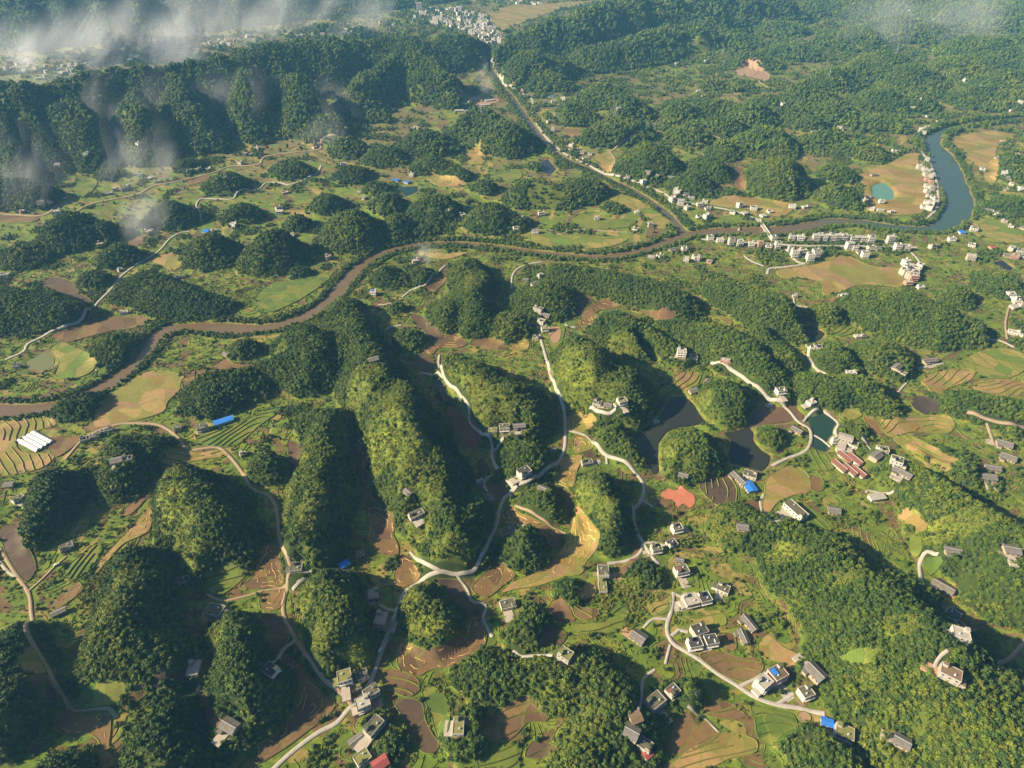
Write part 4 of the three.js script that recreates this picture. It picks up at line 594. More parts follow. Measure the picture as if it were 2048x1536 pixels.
// soil, grass and parcels
const toS = new Uint8Array(4097);
for (let i = 0; i <= 4096; i++) { const c = i / 4096; toS[i] = Math.round(255 * (c <= 0.0031308 ? c * 12.92 : 1.055 * Math.pow(c, 1 / 2.4) - 0.055)); }
const s8 = c => toS[Math.round(clamp(c) * 4096)];
const PARCEL = [[0.1, 0.155, 0.010], [0.135, 0.175, 0.013], [0.22, 0.185, 0.034], [0.09, 0.145, 0.009], [0.13, 0.082, 0.03], [0.165, 0.185, 0.016], [0.12, 0.165, 0.011], [0.24, 0.185, 0.045], [0.105, 0.15, 0.012], [0.15, 0.18, 0.014]];
function groundColor(x, z, out) {
  const h = hFast(x, z), n1 = fbm(x / 30, z / 30), n2 = noise(x / 2.3, z / 2.3), n3 = noise(x / 7, z / 7 + 40), m = maskAt(x, z);
  const far = sstep(-1000, -1800, z);
  // parcels follow the contours
  const c = h * 0.55 + fbm(x / mix(55, 110, far), z / mix(55, 110, far)) * 4.5, band = Math.floor(c), f = c - band;
  const along = noise(x / mix(20, 45, far) + band * 5.3, z / mix(20, 45, far) - band * 3.1) * 2.6, cell = Math.floor(along), id = hash2(band * 7 + 3, cell * 13 + 11);
  const P = PARCEL[Math.floor(id * PARCEL.length)], edge = f < 0.13 || along - cell < 0.07;
  let r = P[0], g = P[1], b = P[2];
  if (far > 0 && id * 7 % 1 < 0.45 * far) { r = 0.15; g = 0.115; b = 0.035; }
  if (edge) { r = 0.085; g = 0.125; b = 0.01; }
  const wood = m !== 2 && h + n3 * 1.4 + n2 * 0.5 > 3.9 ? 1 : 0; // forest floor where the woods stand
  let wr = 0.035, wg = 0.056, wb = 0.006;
  if (m === 5) { wr = 0.1; wg = 0.125; wb = 0.012; }  // paler yellow ground of scrub, also painted sunlight on left flanks
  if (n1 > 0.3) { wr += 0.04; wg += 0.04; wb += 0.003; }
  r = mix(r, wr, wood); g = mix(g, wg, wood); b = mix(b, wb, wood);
  if (m === 4 && n3 > 0.1) { r = mix(r, 0.26, 0.5); g = mix(g, 0.19, 0.5); b = mix(b, 0.1, 0.5); }
  if (h < 0.1 && h > -1.2) { r = mix(r, 0.24, 0.5); g = mix(g, 0.15, 0.5); b = mix(b, 0.075, 0.5); }
  const v = 1 + 0.2 * n2 + 0.18 * n3 + 0.18 * n1;
  out[0] = r * v; out[1] = g * v; out[2] = b * v * (1 + 0.1 * n2);
}
function groundTexture(x0, x1, z0, z1, w, h) {
  const d = new Uint8Array(w * h * 4), o = [0, 0, 0];
  for (let j = 0; j < h; j++) for (let i = 0; i < w; i++) {
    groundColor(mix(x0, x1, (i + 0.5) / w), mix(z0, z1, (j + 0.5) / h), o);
    const k = (j * w + i) * 4; d[k] = s8(o[0]); d[k + 1] = s8(o[1]); d[k + 2] = s8(o[2]); d[k + 3] = 255;
  }
  const t = new THREE.DataTexture(d, w, h); t.colorSpace = THREE.SRGBColorSpace; t.magFilter = THREE.LinearFilter; t.minFilter = THREE.LinearMipmapLinearFilter; t.generateMipmaps = true; t.needsUpdate = true;
  return t;
}
const zRows = [-115];
while (zRows[zRows.length - 1] > -12000) { const z = zRows[zRows.length - 1]; zRows.push(z - Math.max(2.4, -z * 0.0046)); }
const COLS = 660, TIERS = [[-115, -900, 950, 2048, 1000], [-900, -2100, 1900, 2048, 700], [-2100, -6000, 4600, 1536, 768]];
const snap = z => zRows.reduce((b, q) => Math.abs(q - z) < Math.abs(b - z) ? q : b, zRows[0]);
TIERS.forEach(([za, zb, xw, tw, th], k) => {
  za = k ? snap(za) : zRows[0]; const zEnd = k === 2 ? zRows[zRows.length - 1] : snap(zb); if (k < 2) zb = zEnd;
  const rows = zRows.filter(z => z <= za && z >= zEnd), nv = rows.length * (COLS + 1), pos = new Float32Array(nv * 3), uv = new Float32Array(nv * 2), idx = new Uint32Array((rows.length - 1) * COLS * 6);
  rows.forEach((z, j) => { const hw = 260 - z * 0.93; for (let i = 0; i <= COLS; i++) { const x = -hw + 2 * hw * i / COLS, v = j * (COLS + 1) + i; pos[v * 3] = x; pos[v * 3 + 1] = height(x, z); pos[v * 3 + 2] = z; uv[v * 2] = clamp((x + xw) / (2 * xw), 0.0005, 0.9995); uv[v * 2 + 1] = clamp((z - za) / (zb - za), 0.0005, 0.9995); } });
  let q = 0;
  for (let j = 0; j < rows.length - 1; j++) for (let i = 0; i < COLS; i++) { const a = j * (COLS + 1) + i, b = a + COLS + 1; idx[q++] = a; idx[q++] = a + 1; idx[q++] = b; idx[q++] = b; idx[q++] = a + 1; idx[q++] = b + 1; }
  const g = new THREE.BufferGeometry(); g.setAttribute('position', new THREE.BufferAttribute(pos, 3)); g.setAttribute('uv', new THREE.BufferAttribute(uv, 2)); g.setIndex(new THREE.BufferAttribute(idx, 1)); g.computeVertexNormals();
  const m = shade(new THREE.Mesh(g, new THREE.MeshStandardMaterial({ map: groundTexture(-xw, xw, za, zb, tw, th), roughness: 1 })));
  m.name = numbered('terrain'); scene.add(tag(m, ['near hills and paddy valleys of the foreground', 'middle hills and river plain', 'far ridges and distant valley floor'][k], 'terrain', 'structure'));
});

// ---------------------------------------------------------------- water
const ripple = (() => { const n = 256, d = new Uint8Array(n * n * 4); for (let j = 0; j < n; j++) for (let i = 0; i < n; i++) { const v = 128 + 60 * Math.sin(i * Math.PI / 32 + 2 * Math.sin(j * Math.PI / 64)) * Math.cos(j * Math.PI / 16) + 40 * (hash2(i, j) - 0.5), k = (j * n + i) * 4; d[k] = d[k + 1] = d[k + 2] = v; d[k + 3] = 255; } const t = new THREE.DataTexture(d, n, n); t.wrapS = t.wrapT = THREE.RepeatWrapping; t.magFilter = THREE.LinearFilter; t.needsUpdate = true; return t; })();
const water = (r, g, b, rough = 0.12) => mat(r, g, b, { roughness: rough, bumpMap: ripple, bumpScale: 0.02 });
const WATER = { dark: water(0.03, 0.032, 0.024), brown: water(0.14, 0.085, 0.045, 0.2), teal: water(0.022, 0.05, 0.034), turquoise: water(0.12, 0.26, 0.2), olive: water(0.16, 0.17, 0.055, 0.25), river: water(1, 1, 1, 0.2) };
WATER.river.vertexColors = true; // brown in the left reaches, teal in the bend
riverStrips.forEach((s, k) => {
  const pos = [], uv = [], idx = [], col = [];
  s.forEach((p, i) => {
    const a = s[Math.max(0, i - 1)], b = s[Math.min(s.length - 1, i + 1)], l = Math.hypot(b.x - a.x, b.z - a.z) || 1, nx = -(b.z - a.z) / l, nz = (b.x - a.x) / l, w = p.y + 6, clear = k ? 0.35 : sstep(480, 760, p.x + 60 * noise(p.x / 40, p.z / 40));  // last value: blend from brown to teal
    for (let q = 0; q < 2; q++) col.push(mix(0.15, 0.06, clear), mix(0.1, 0.1, clear), mix(0.052, 0.085, clear));
    for (const e of [-1, 1]) { pos.push(p.x + nx * w * e, -0.62 - k * 0.01, p.z + nz * w * e); uv.push((p.x + nx * w * e) / 12, (p.z + nz * w * e) / 12); }
    if (i) { const q = i * 2; idx.push(q - 2, q - 1, q, q, q - 1, q + 1); }
  });
  const g = new THREE.BufferGeometry(); g.setAttribute('position', new THREE.Float32BufferAttribute(pos, 3)); g.setAttribute('uv', new THREE.Float32BufferAttribute(uv, 2)); g.setAttribute('color', new THREE.Float32BufferAttribute(col, 3)); g.setIndex(idx); g.computeVertexNormals();
  const m = new THREE.Mesh(g, WATER.river); m.receiveShadow = true; m.name = numbered('river');
  scene.add(tag(m, ['broad brown river crossing the whole valley', 'narrow tributary coming down from the far town'][k], 'river', 'structure'));
});
pondPolys.forEach((p, k) => {
  const cx = p.reduce((s, q) => s + q[0], 0) / p.length, cz = p.reduce((s, q) => s + q[1], 0) / p.length;
  const sh = new THREE.Shape(p.map(q => { const l = Math.hypot(q[0] - cx, q[1] - cz) || 1; return new THREE.Vector2(q[0] + (q[0] - cx) / l * 1.2, -(q[1] + (q[1] - cz) / l * 1.2)); }));
  const g = new THREE.ShapeGeometry(sh); g.rotateX(-Math.PI / 2); g.translate(0, -0.55, 0);
  const u = g.attributes.uv; for (let i = 0; i < u.count; i++) u.setXY(i, u.getX(i) / 8, u.getY(i) / 8);
  const m = new THREE.Mesh(g, WATER[PONDS[k][2]]); m.receiveShadow = true; m.name = numbered('pond');
  scene.add(tag(m, PONDS[k][1], 'pond', 'structure'));
});

// ---------------------------------------------------------------- fields draped on the ground, with their banks and straw rows
function soil(a, b, furrow, sd) {
  const n = 512, d = new Uint8Array(n * n * 4);
  for (let j = 0; j < n; j++) for (let i = 0; i < n; i++) {
    const P = (f, o) => { const u = i / n * f, v = j / n * f, iu = Math.floor(u), iv = Math.floor(v), fu = u - iu, fv = v - iv, h = (p, q) => hash2(((iu + p) % f) + sd * 31 + o, ((iv + q) % f) + o * 7); const su = fu * fu * (3 - 2 * fu), sv = fv * fv * (3 - 2 * fv); return mix(mix(h(0, 0), h(1, 0), su), mix(h(0, 1), h(1, 1), su), sv); };
    const t = clamp(0.5 * P(6, 1) + 0.3 * P(17, 2) + 0.3 * P(60, 3) - 0.05), row = furrow ? 0.86 + 0.14 * Math.sin(i / n * Math.PI * 2 * 26 + 3 * P(5, 4)) : 1, q = row * (0.8 + 0.4 * P(170, 5)), k = (j * n + i) * 4;
    for (let c = 0; c < 3; c++) d[k + c] = s8(mix(a[c], b[c], t) * q);
    d[k + 3] = 255;
  }
  const t = new THREE.DataTexture(d, n, n); t.colorSpace = THREE.SRGBColorSpace; t.wrapS = t.wrapT = THREE.RepeatWrapping; t.magFilter = THREE.LinearFilter; t.minFilter = THREE.LinearMipmapLinearFilter; t.generateMipmaps = true; t.needsUpdate = true;
  return new THREE.MeshStandardMaterial({ map: t, roughness: 0.85 });
}
// crop parcels: uneven plots of slightly different soil and crop, parted by grassy bunds
function parcels(pal, bund, sd, N = 6, bw = 0.05) {
  const n = 768, d = new Uint8Array(n * n * 4), wrap = (v, f) => ((v % f) + f) % f;
  const P = (u, v, f, o) => { u *= f; v *= f; const iu = Math.floor(u), iv = Math.floor(v), fu = u - iu, fv = v - iv, h = (p, q) => hash2(wrap(iu + p, f) + sd * 31 + o, wrap(iv + q, f) + o * 7), su = fu * fu * (3 - 2 * fu), sv = fv * fv * (3 - 2 * fv); return mix(mix(h(0, 0), h(1, 0), su), mix(h(0, 1), h(1, 1), su), sv); };
  for (let j = 0; j < n; j++) for (let i = 0; i < n; i++) {
    const u = i / n, v = j / n, x = (u + 0.11 * (P(u, v, 5, 1) - 0.5) + 0.03 * (P(u, v, 14, 6) - 0.5)) * N, y = (v + 0.11 * (P(u, v, 5, 2) - 0.5) + 0.03 * (P(u, v, 14, 7) - 0.5)) * N * 1.0, ix = Math.floor(x), iy = Math.floor(y);
    let d1 = 9, d2 = 9, id = 0;
    for (let p = -1; p < 2; p++) for (let q = -1; q < 2; q++) { const cx = wrap(ix + p, N), cy = wrap(iy + q, N), dx = ix + p + 0.15 + 0.7 * hash2(cx + sd, cy * 3) - x, dy = iy + q + 0.15 + 0.7 * hash2(cx * 5, cy + sd * 2) - y, dd = Math.hypot(dx * 0.75, dy * 1.25); if (dd < d1) { d2 = d1; d1 = dd; id = hash2(cx * 11 + sd, cy * 17 + 5); } else if (dd < d2) d2 = dd; }
    const c = d2 - d1 < bw ? bund : pal[Math.floor(id * pal.length)], a = id * 37, fur = 1 + 0.07 * Math.sin((u * Math.cos(a) + v * Math.sin(a)) * 2 * Math.PI * 60), q = fur * (0.68 + 0.3 * P(u, v, 9, 3) + 0.22 * P(u, v, 40, 4) + 0.2 * P(u, v, 190, 5)), k = (j * n + i) * 4;
    d[k] = s8(c[0] * q); d[k + 1] = s8(c[1] * q); d[k + 2] = s8(c[2] * q); d[k + 3] = 255;
  }
  const t = new THREE.DataTexture(d, n, n); t.colorSpace = THREE.SRGBColorSpace; t.wrapS = t.wrapT = THREE.RepeatWrapping; t.magFilter = THREE.LinearFilter; t.minFilter = THREE.LinearMipmapLinearFilter; t.generateMipmaps = true; t.needsUpdate = true;
  return new THREE.MeshStandardMaterial({ map: t, roughness: 0.85 });
}
const SOIL = {
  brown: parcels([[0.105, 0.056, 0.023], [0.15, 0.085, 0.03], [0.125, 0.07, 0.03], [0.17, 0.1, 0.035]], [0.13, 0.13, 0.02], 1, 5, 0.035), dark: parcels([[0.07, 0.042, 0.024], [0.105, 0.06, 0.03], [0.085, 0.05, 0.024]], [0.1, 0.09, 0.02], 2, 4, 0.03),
  black: soil([0.04, 0.03, 0.025], [0.07, 0.05, 0.035], 1, 3), ochre: parcels([[0.21, 0.14, 0.032], [0.28, 0.2, 0.055], [0.25, 0.155, 0.065], [0.18, 0.165, 0.028], [0.3, 0.19, 0.07], [0.24, 0.185, 0.04]], [0.17, 0.18, 0.024], 4, 6, 0.05),
  olive: parcels([[0.135, 0.16, 0.016], [0.2, 0.19, 0.03], [0.11, 0.16, 0.014], [0.24, 0.19, 0.045], [0.17, 0.18, 0.022]], [0.1, 0.13, 0.012], 5, 6, 0.05), green: parcels([[0.07, 0.12, 0.009], [0.115, 0.15, 0.012], [0.09, 0.135, 0.01], [0.15, 0.16, 0.018]], [0.16, 0.17, 0.02], 6, 7, 0.045),
  red: soil([0.12, 0.045, 0.026], [0.17, 0.075, 0.04], 0, 7), redsoil: soil([0.42, 0.12, 0.07], [0.5, 0.19, 0.1], 0, 8), pink: soil([0.34, 0.2, 0.13], [0.3, 0.2, 0.1], 0, 9),
};
const STRAW = mat(0.72, 0.47, 0.13), GRASSBANK = mat(0.14, 0.165, 0.016), GREENBANK = mat(0.075, 0.11, 0.009), DRYBANK = mat(0.24, 0.21, 0.045);
const inside = (poly, x, z) => { let c = false; for (let i = 0, j = poly.length - 1; i < poly.length; j = i++) { const a = poly[i], b = poly[j]; if ((a[1] > z) !== (b[1] > z) && x < (b[0] - a[0]) * (z - a[1]) / (b[1] - a[1]) + a[0]) c = !c; } return c; };
const edgeDist = (poly, x, z) => { let m = 1e9; for (let i = 0, j = poly.length - 1; i < poly.length; j = i++) { const a = poly[j], b = poly[i], dx = b[0] - a[0], dz = b[1] - a[1], u = clamp(((x - a[0]) * dx + (z - a[1]) * dz) / (dx * dx + dz * dz || 1)); m = Math.min(m, Math.hypot(x - a[0] - u * dx, z - a[1] - u * dz)); } return m; };
function clipCell(poly, x0, x1, z0, z1) {
  let p = poly;
  for (const [ax, lim, s] of [[0, x0, 1], [0, x1, -1], [1, z0, 1], [1, z1, -1]]) {
    const o = [];
    for (let i = 0; i < p.length; i++) { const a = p[i], b = p[(i + 1) % p.length], da = (a[ax] - lim) * s, db = (b[ax] - lim) * s; if (da >= 0) o.push(a); if ((da >= 0) !== (db >= 0)) { const t = da / (da - db); o.push([a[0] + (b[0] - a[0]) * t, a[1] + (b[1] - a[1]) * t]); } }
    p = o; if (p.length < 3) return null;
  }
  return p;
}
function smoothPoly(poly, n) { const c = new THREE.CatmullRomCurve3(poly.map(p => new THREE.Vector3(p[0], 0, p[1])), true, 'centripetal'); return c.getSpacedPoints(n).slice(0, -1).map(p => [p.x, p.z]); }
const ridgeBar = (pos, a, b, w, hh, lift) => { // a low bank between two points, four faces
  const dx = b[0] - a[0], dz = b[1] - a[1], l = Math.hypot(dx, dz); if (l < 0.05) return;
  const nx = -dz / l * w / 2, nz = dx / l * w / 2, ya = height(a[0], a[1]) + lift, yb = height(b[0], b[1]) + lift;
  const A = [a[0] + nx, ya - 0.4, a[1] + nz], B = [b[0] + nx, yb - 0.4, b[1] + nz], C = [a[0] - nx, ya - 0.4, a[1] - nz], D = [b[0] - nx, yb - 0.4, b[1] - nz], E = [a[0], ya + hh, a[1]], G = [b[0], yb + hh, b[1]];
  pos.push(...A, ...B, ...E, ...E, ...B, ...G, ...C, ...E, ...D, ...E, ...G, ...D);
};
const geoFrom = pos => { const g = new THREE.BufferGeometry(); g.setAttribute('position', new THREE.Float32BufferAttribute(pos, 3)); g.computeVertexNormals(); return g; };
const longAxis = poly => { let mx = 0, mz = 0, a = 0, b = 0, c = 0; for (const p of poly) { mx += p[0] / poly.length; mz += p[1] / poly.length; } for (const p of poly) { a += (p[0] - mx) ** 2; b += (p[0] - mx) * (p[1] - mz); c += (p[1] - mz) ** 2; } return 0.5 * Math.atan2(2 * b, a - c); };
fields.forEach((f, k) => {
  const [kind, flag] = f.kind.split(' '), poly = smoothPoly(f.poly, Math.max(40, f.poly.length * 8)), dist = Math.hypot(f.cx, f.cz), cell = dist > 1600 ? 12 : dist > 1000 ? 8 : dist > 800 ? 4 : 2.5, lift = 0.42 + dist * 0.0003;
  let x0 = 1e9, x1 = -1e9, z0 = 1e9, z1 = -1e9;
  for (const p of poly) { x0 = Math.min(x0, p[0]); x1 = Math.max(x1, p[0]); z0 = Math.min(z0, p[1]); z1 = Math.max(z1, p[1]); }
  const uvs = ['black', 'red', 'redsoil', 'pink'].includes(kind) ? 45 : dist > 1000 ? 190 : 120, pos = [], uv = [], rot = longAxis(poly) + Math.PI / 2, cr = Math.cos(rot), sr = Math.sin(rot);
  for (let x = Math.floor(x0 / cell) * cell; x < x1; x += cell) for (let z = Math.floor(z0 / cell) * cell; z < z1; z += cell) {
    const q = clipCell(poly, x, x + cell, z, z + cell);
    if (!q) continue;
    for (const t of q.length === 4 ? [[0, 1, 2], [0, 2, 3]] : THREE.ShapeUtils.triangulateShape(q.map(p => new THREE.Vector2(p[0], p[1])), [])) {
      const [A, B, C] = t.map(i => q[i]), up = (B[0] - A[0]) * (C[1] - A[1]) - (B[1] - A[1]) * (C[0] - A[0]) < 0;
      for (const p of up ? [A, B, C] : [A, C, B]) { pos.push(p[0], height(p[0], p[1]) + lift, p[1]); uv.push((p[0] * cr + p[1] * sr) / uvs, (p[1] * cr - p[0] * sr) / uvs); }
    }
  }
  if (!pos.length) return;
  const g = geoFrom(pos); g.setAttribute('uv', new THREE.Float32BufferAttribute(uv, 2));
  const m = shade(new THREE.Mesh(g, SOIL[kind])); m.name = numbered('paddy_field');
  scene.add(tag(m, f.label, 'field', 'structure'));
  // banks round the field, steps along the slope, straw rows
  const bankPos = [], rowPos = [];
  if (dist < 1700 && kind !== 'redsoil') for (let i = 0; i < poly.length; i++) { const a = poly[i], b = poly[(i + 1) % poly.length]; if (noise(a[0] / 25 + k, a[1] / 25) > -0.6) ridgeBar(bankPos, a, b, dist > 1000 ? 1.6 : 1.1, 0.45, lift); }
  if (dist < (flag === 'r' ? 1400 : 920) && flag) {
    const st = dist > 1000 ? 3 : 2, nx = Math.ceil((x1 - x0) / st) + 2, nz = Math.ceil((z1 - z0) / st) + 2, val = new Float32Array(nx * nz), step = flag === 'r' ? 5.0 : 6;
    for (let j = 0; j < nz; j++) for (let i = 0; i < nx; i++) {
      const x = x0 + (i - 0.5) * st, z = z0 + (j - 0.5) * st;
      if (!inside(poly, x, z)) { val[j * nx + i] = NaN; continue; }
      val[j * nx + i] = flag === 'r' ? edgeDist(poly, x, z) + 3.2 * noise(x / 13, z / 13) + 1.6 * noise(x / 4, z / 4) : flag === 't' ? edgeDist(poly, x, z) * 0.12 + (x * cr + z * sr) * 0.8 + 9 * noise(x / 38, z / 38) : (x * cr + z * sr) + 7 * noise(x / 35, z / 35);
    }
    for (let j = 0; j < nz - 1; j++) for (let i = 0; i < nx - 1; i++) {
      const c = j * nx + i, v = [val[c], val[c + 1], val[c + nx + 1], val[c + nx]];
      if (v.some(Number.isNaN)) continue;
      const lv = (Math.floor(v[0] / step - 0.5) + 0.5) * step;
      for (const L of [lv, lv + step]) {
        const cr4 = [], P = [[0, 0], [1, 0], [1, 1], [0, 1]];
        for (let e = 0; e < 4; e++) { const a = v[e], b = v[(e + 1) % 4]; if ((a > L) !== (b > L)) { const t = (L - a) / (b - a), p = P[e], q = P[(e + 1) % 4]; cr4.push([x0 + (i - 0.5 + mix(p[0], q[0], t)) * st, z0 + (j - 0.5 + mix(p[1], q[1], t)) * st]); } }
        if (cr4.length < 2) continue;
        if (flag === 'r') { if (noise(cr4[0][0] / 6 + k * 3, cr4[0][1] / 6) > -0.2) ridgeBar(rowPos, cr4[0], cr4[1], dist > 900 ? 1.2 : 0.95, 0.35, lift); }
        else if (noise(cr4[0][0] / 24 + k, cr4[0][1] / 24) > -0.5) ridgeBar(bankPos, cr4[0], cr4[1], 1.5, 1.0, lift);
      }
    }
  }
  for (const [p, nm, mt] of [[bankPos, 'grass_bank', kind === 'green' ? GREENBANK : kind === 'ochre' && k % 2 ? DRYBANK : GRASSBANK], [rowPos, 'straw_row', STRAW]]) if (p.length) { const b = shade(new THREE.Mesh(geoFrom(p), mt)); b.name = nm; b.userData.kind = 'stuff'; m.add(b); }
});

// ---------------------------------------------------------------- lanes
function paving(a, b, sd) { const m = soil(a, b, 0, sd); m.roughness = 0.95; return m; }
const PAVE = { concrete: paving([0.33, 0.30, 0.26], [0.44, 0.40, 0.34], 21), dirt: paving([0.28, 0.20, 0.13], [0.36, 0.26, 0.17], 22) };
lanes.forEach(({ surface, w, label, line }) => {
  const pos = [], uv = [], idx = []; let run = 0;
  line.forEach((p, i) => {
    const a = line[Math.max(0, i - 1)], b = line[Math.min(line.length - 1, i + 1)], l = Math.hypot(b.x - a.x, b.z - a.z) || 1, nx = -(b.z - a.z) / l, nz = (b.x - a.x) / l, dist = Math.hypot(p.x, p.z);
    if (i) run += Math.hypot(p.x - line[i - 1].x, p.z - line[i - 1].z);
    const hw = w * 0.39 * (1 + 0.07 * noise(run / 9, w)) * (dist > 1400 ? 1.25 : 1), hc = height(p.x, p.z), lift = 0.42 + dist * 0.0005;
    const cols = [[-hw - 0.15, -0.9], [-hw, 0], [0, 0.04], [hw, 0], [hw + 0.15, -0.9]];
    for (const [e, d] of cols) { const x = p.x + nx * e, z = p.z + nz * e, hy = Math.max(mix(height(x, z), hc, 0.45), -0.2); pos.push(x, hy + lift + d, z); uv.push(e / 12, run / 12); }
    if (i) for (let c = 0; c < 4; c++) { const q = i * 5 + c; idx.push(q - 5, q - 4, q, q, q - 4, q + 1); }
  });
  const g = new THREE.BufferGeometry(); g.setAttribute('position', new THREE.Float32BufferAttribute(pos, 3)); g.setAttribute('uv', new THREE.Float32BufferAttribute(uv, 2)); g.setIndex(idx); g.computeVertexNormals();
  const m = shade(new THREE.Mesh(g, PAVE[surface])); m.name = numbered(surface === 'dirt' ? 'dirt_lane' : 'concrete_lane');
  scene.add(tag(m, label, 'lane', 'structure'));
});

// stepped banks between the small plots, following the slope
(() => {
  const st = 2.5, x0 = -760, z0 = -1010, nx = Math.ceil(1520 / st), nz = Math.ceil(860 / st), val = new Float32Array(nx * nz), pos = [[], []];
  for (let j = 0; j < nz; j++) for (let i = 0; i < nx; i++) { const x = x0 + i * st, z = z0 + j * st, h = hFast(x, z), m = maskAt(x, z); val[j * nx + i] = (m >= 1 && m <= 4) || h > 7 || h < 0.2 || Math.abs(x) > 150 - z * 0.86 ? NaN : h * 0.55 + fbm(x / 55, z / 55) * 4.5; }
  for (let j = 0; j < nz - 1; j++) for (let i = 0; i < nx - 1; i++) {
    const c = j * nx + i, v = [val[c], val[c + 1], val[c + nx + 1], val[c + nx]];
    if (v.some(Number.isNaN)) continue;
    const base = Math.floor(Math.min(...v) * 2) / 2;
    for (const L of [base + 0.001, base + 0.5]) {
      const q = [], P = [[0, 0], [1, 0], [1, 1], [0, 1]];
      for (let e = 0; e < 4; e++) { const a = v[e], b = v[(e + 1) % 4]; if ((a > L) !== (b > L)) { const t = (L - a) / (b - a), p = P[e], r = P[(e + 1) % 4]; q.push([x0 + (i + mix(p[0], r[0], t)) * st, z0 + (j + mix(p[1], r[1], t)) * st]); } }
      if (q.length > 1 && noise(q[0][0] / 22, q[0][1] / 22 + 8) > -0.25) ridgeBar(pos[noise(q[0][0] / 60, q[0][1] / 60) > 0 ? 0 : 1], q[0], q[1], 1.3, 0.55, 0.05);
    }
  }
  pos.forEach((p, k) => { const m = shade(new THREE.Mesh(geoFrom(p), k ? GREENBANK : GRASSBANK)); m.name = numbered('terrace_bank'); scene.add(tag(m, k ? 'dark green grass banks stepping between the small valley plots' : 'yellow green grass banks stepping between the small valley plots', 'grass bank', 'stuff')); });
})();
// ---------------------------------------------------------------- buildings
const BOX = new THREE.BoxGeometry(1, 1, 1);
const GABLE = (() => { // unit gable roof with thickness, ridge along x
  const s = new THREE.Shape([[-0.5, 0], [0, 1], [0.5, 0], [0.5, -0.12], [-0.5, -0.12]].map(p => new THREE.Vector2(...p))), g = new THREE.ExtrudeGeometry(s, { depth: 1, bevelEnabled: false });
  g.translate(0, 0, -0.5); g.rotateY(Math.PI / 2); return g;
})();
const VAULT = (() => { const s = new THREE.Shape(); s.moveTo(-0.5, 0); for (let i = 1; i <= 12; i++) s.lineTo(-0.5 * Math.cos(i * Math.PI / 12), Math.sin(i * Math.PI / 12)); const g = new THREE.ExtrudeGeometry(s, { depth: 1, bevelEnabled: false }); g.translate(0, 0, -0.5); g.rotateY(Math.PI / 2); return g; })();
function stained(a, b, sd) { const m = soil(a, b, 0, sd); m.roughness = 0.9; return m; }
const M = {
  white: [stained([0.68, 0.64, 0.56], [0.52, 0.48, 0.41], 51), stained([0.6, 0.56, 0.49], [0.44, 0.4, 0.34], 52), stained([0.5, 0.46, 0.39], [0.34, 0.3, 0.24], 53)], tan: mat(0.42, 0.33, 0.22), brickWall: mat(0.42, 0.24, 0.16), pinkWall: mat(0.6, 0.4, 0.36), redTrim: mat(0.4, 0.09, 0.06),
  mossRoof: stained([0.06, 0.055, 0.04], [0.15, 0.14, 0.08], 31), greenRoof: stained([0.14, 0.15, 0.04], [0.24, 0.22, 0.07], 32), blackRoof: stained([0.035, 0.033, 0.03], [0.07, 0.065, 0.055], 33), paleRoof: stained([0.3, 0.27, 0.22], [0.44, 0.4, 0.34], 34), brownRoof: stained([0.16, 0.1, 0.06], [0.22, 0.15, 0.09], 35), tile: stained([0.10, 0.09, 0.08], [0.2, 0.18, 0.155], 36), redRoof: stained([0.26, 0.05, 0.045], [0.34, 0.09, 0.07], 37), blueRoof: stained([0.015, 0.14, 0.55], [0.03, 0.2, 0.66], 38), shedRoof: stained([0.15, 0.055, 0.04], [0.2, 0.08, 0.055], 39),
  glass: mat(0.04, 0.05, 0.055, { roughness: 0.15 }), door: mat(0.2, 0.1, 0.05), film: mat(0.74, 0.74, 0.72, { roughness: 0.45 }), yard: stained([0.34, 0.29, 0.24], [0.46, 0.4, 0.33], 40), earth: stained([0.4, 0.2, 0.12], [0.45, 0.28, 0.17], 41), pier: mat(0.45, 0.42, 0.38), steel: mat(0.4, 0.42, 0.44, { roughness: 0.5, metalness: 0.6 }), tank: mat(0.5, 0.55, 0.6, { roughness: 0.4 }),
};
function part(parent, name, geo, m, x, y, z, sx, sy, sz, ry = 0) {
  const o = shade(new THREE.Mesh(geo, m)); o.name = name; o.position.set(x, y, z); o.scale.set(sx, sy, sz); o.rotation.y = ry; parent.add(o); return o;
}
function sub(parent, name, m, x, y, z, sx, sy, sz) { // piece of a part, given in the thing's own metres
  const o = shade(new THREE.Mesh(BOX, m)), p = parent.position, s = parent.scale; o.name = name; o.position.set((x - p.x) / s.x, (y - p.y) / s.y, (z - p.z) / s.z); o.scale.set(sx / s.x, sy / s.y, sz / s.z); parent.add(o); return o;
}
const ROOF = { moss: 'mossRoof', green: 'greenRoof', white: 'paleRoof', black: 'blackRoof', brick: 'paleRoof', redflat: 'mossRoof', blueflat: 'paleRoof', pinkflat: 'mossRoof', hall: 'mossRoof', brownflat: 'brownRoof', tile: 'tile', red: 'redRoof', blue: 'blueRoof', pink: 'brownRoof', pale: 'paleRoof' };
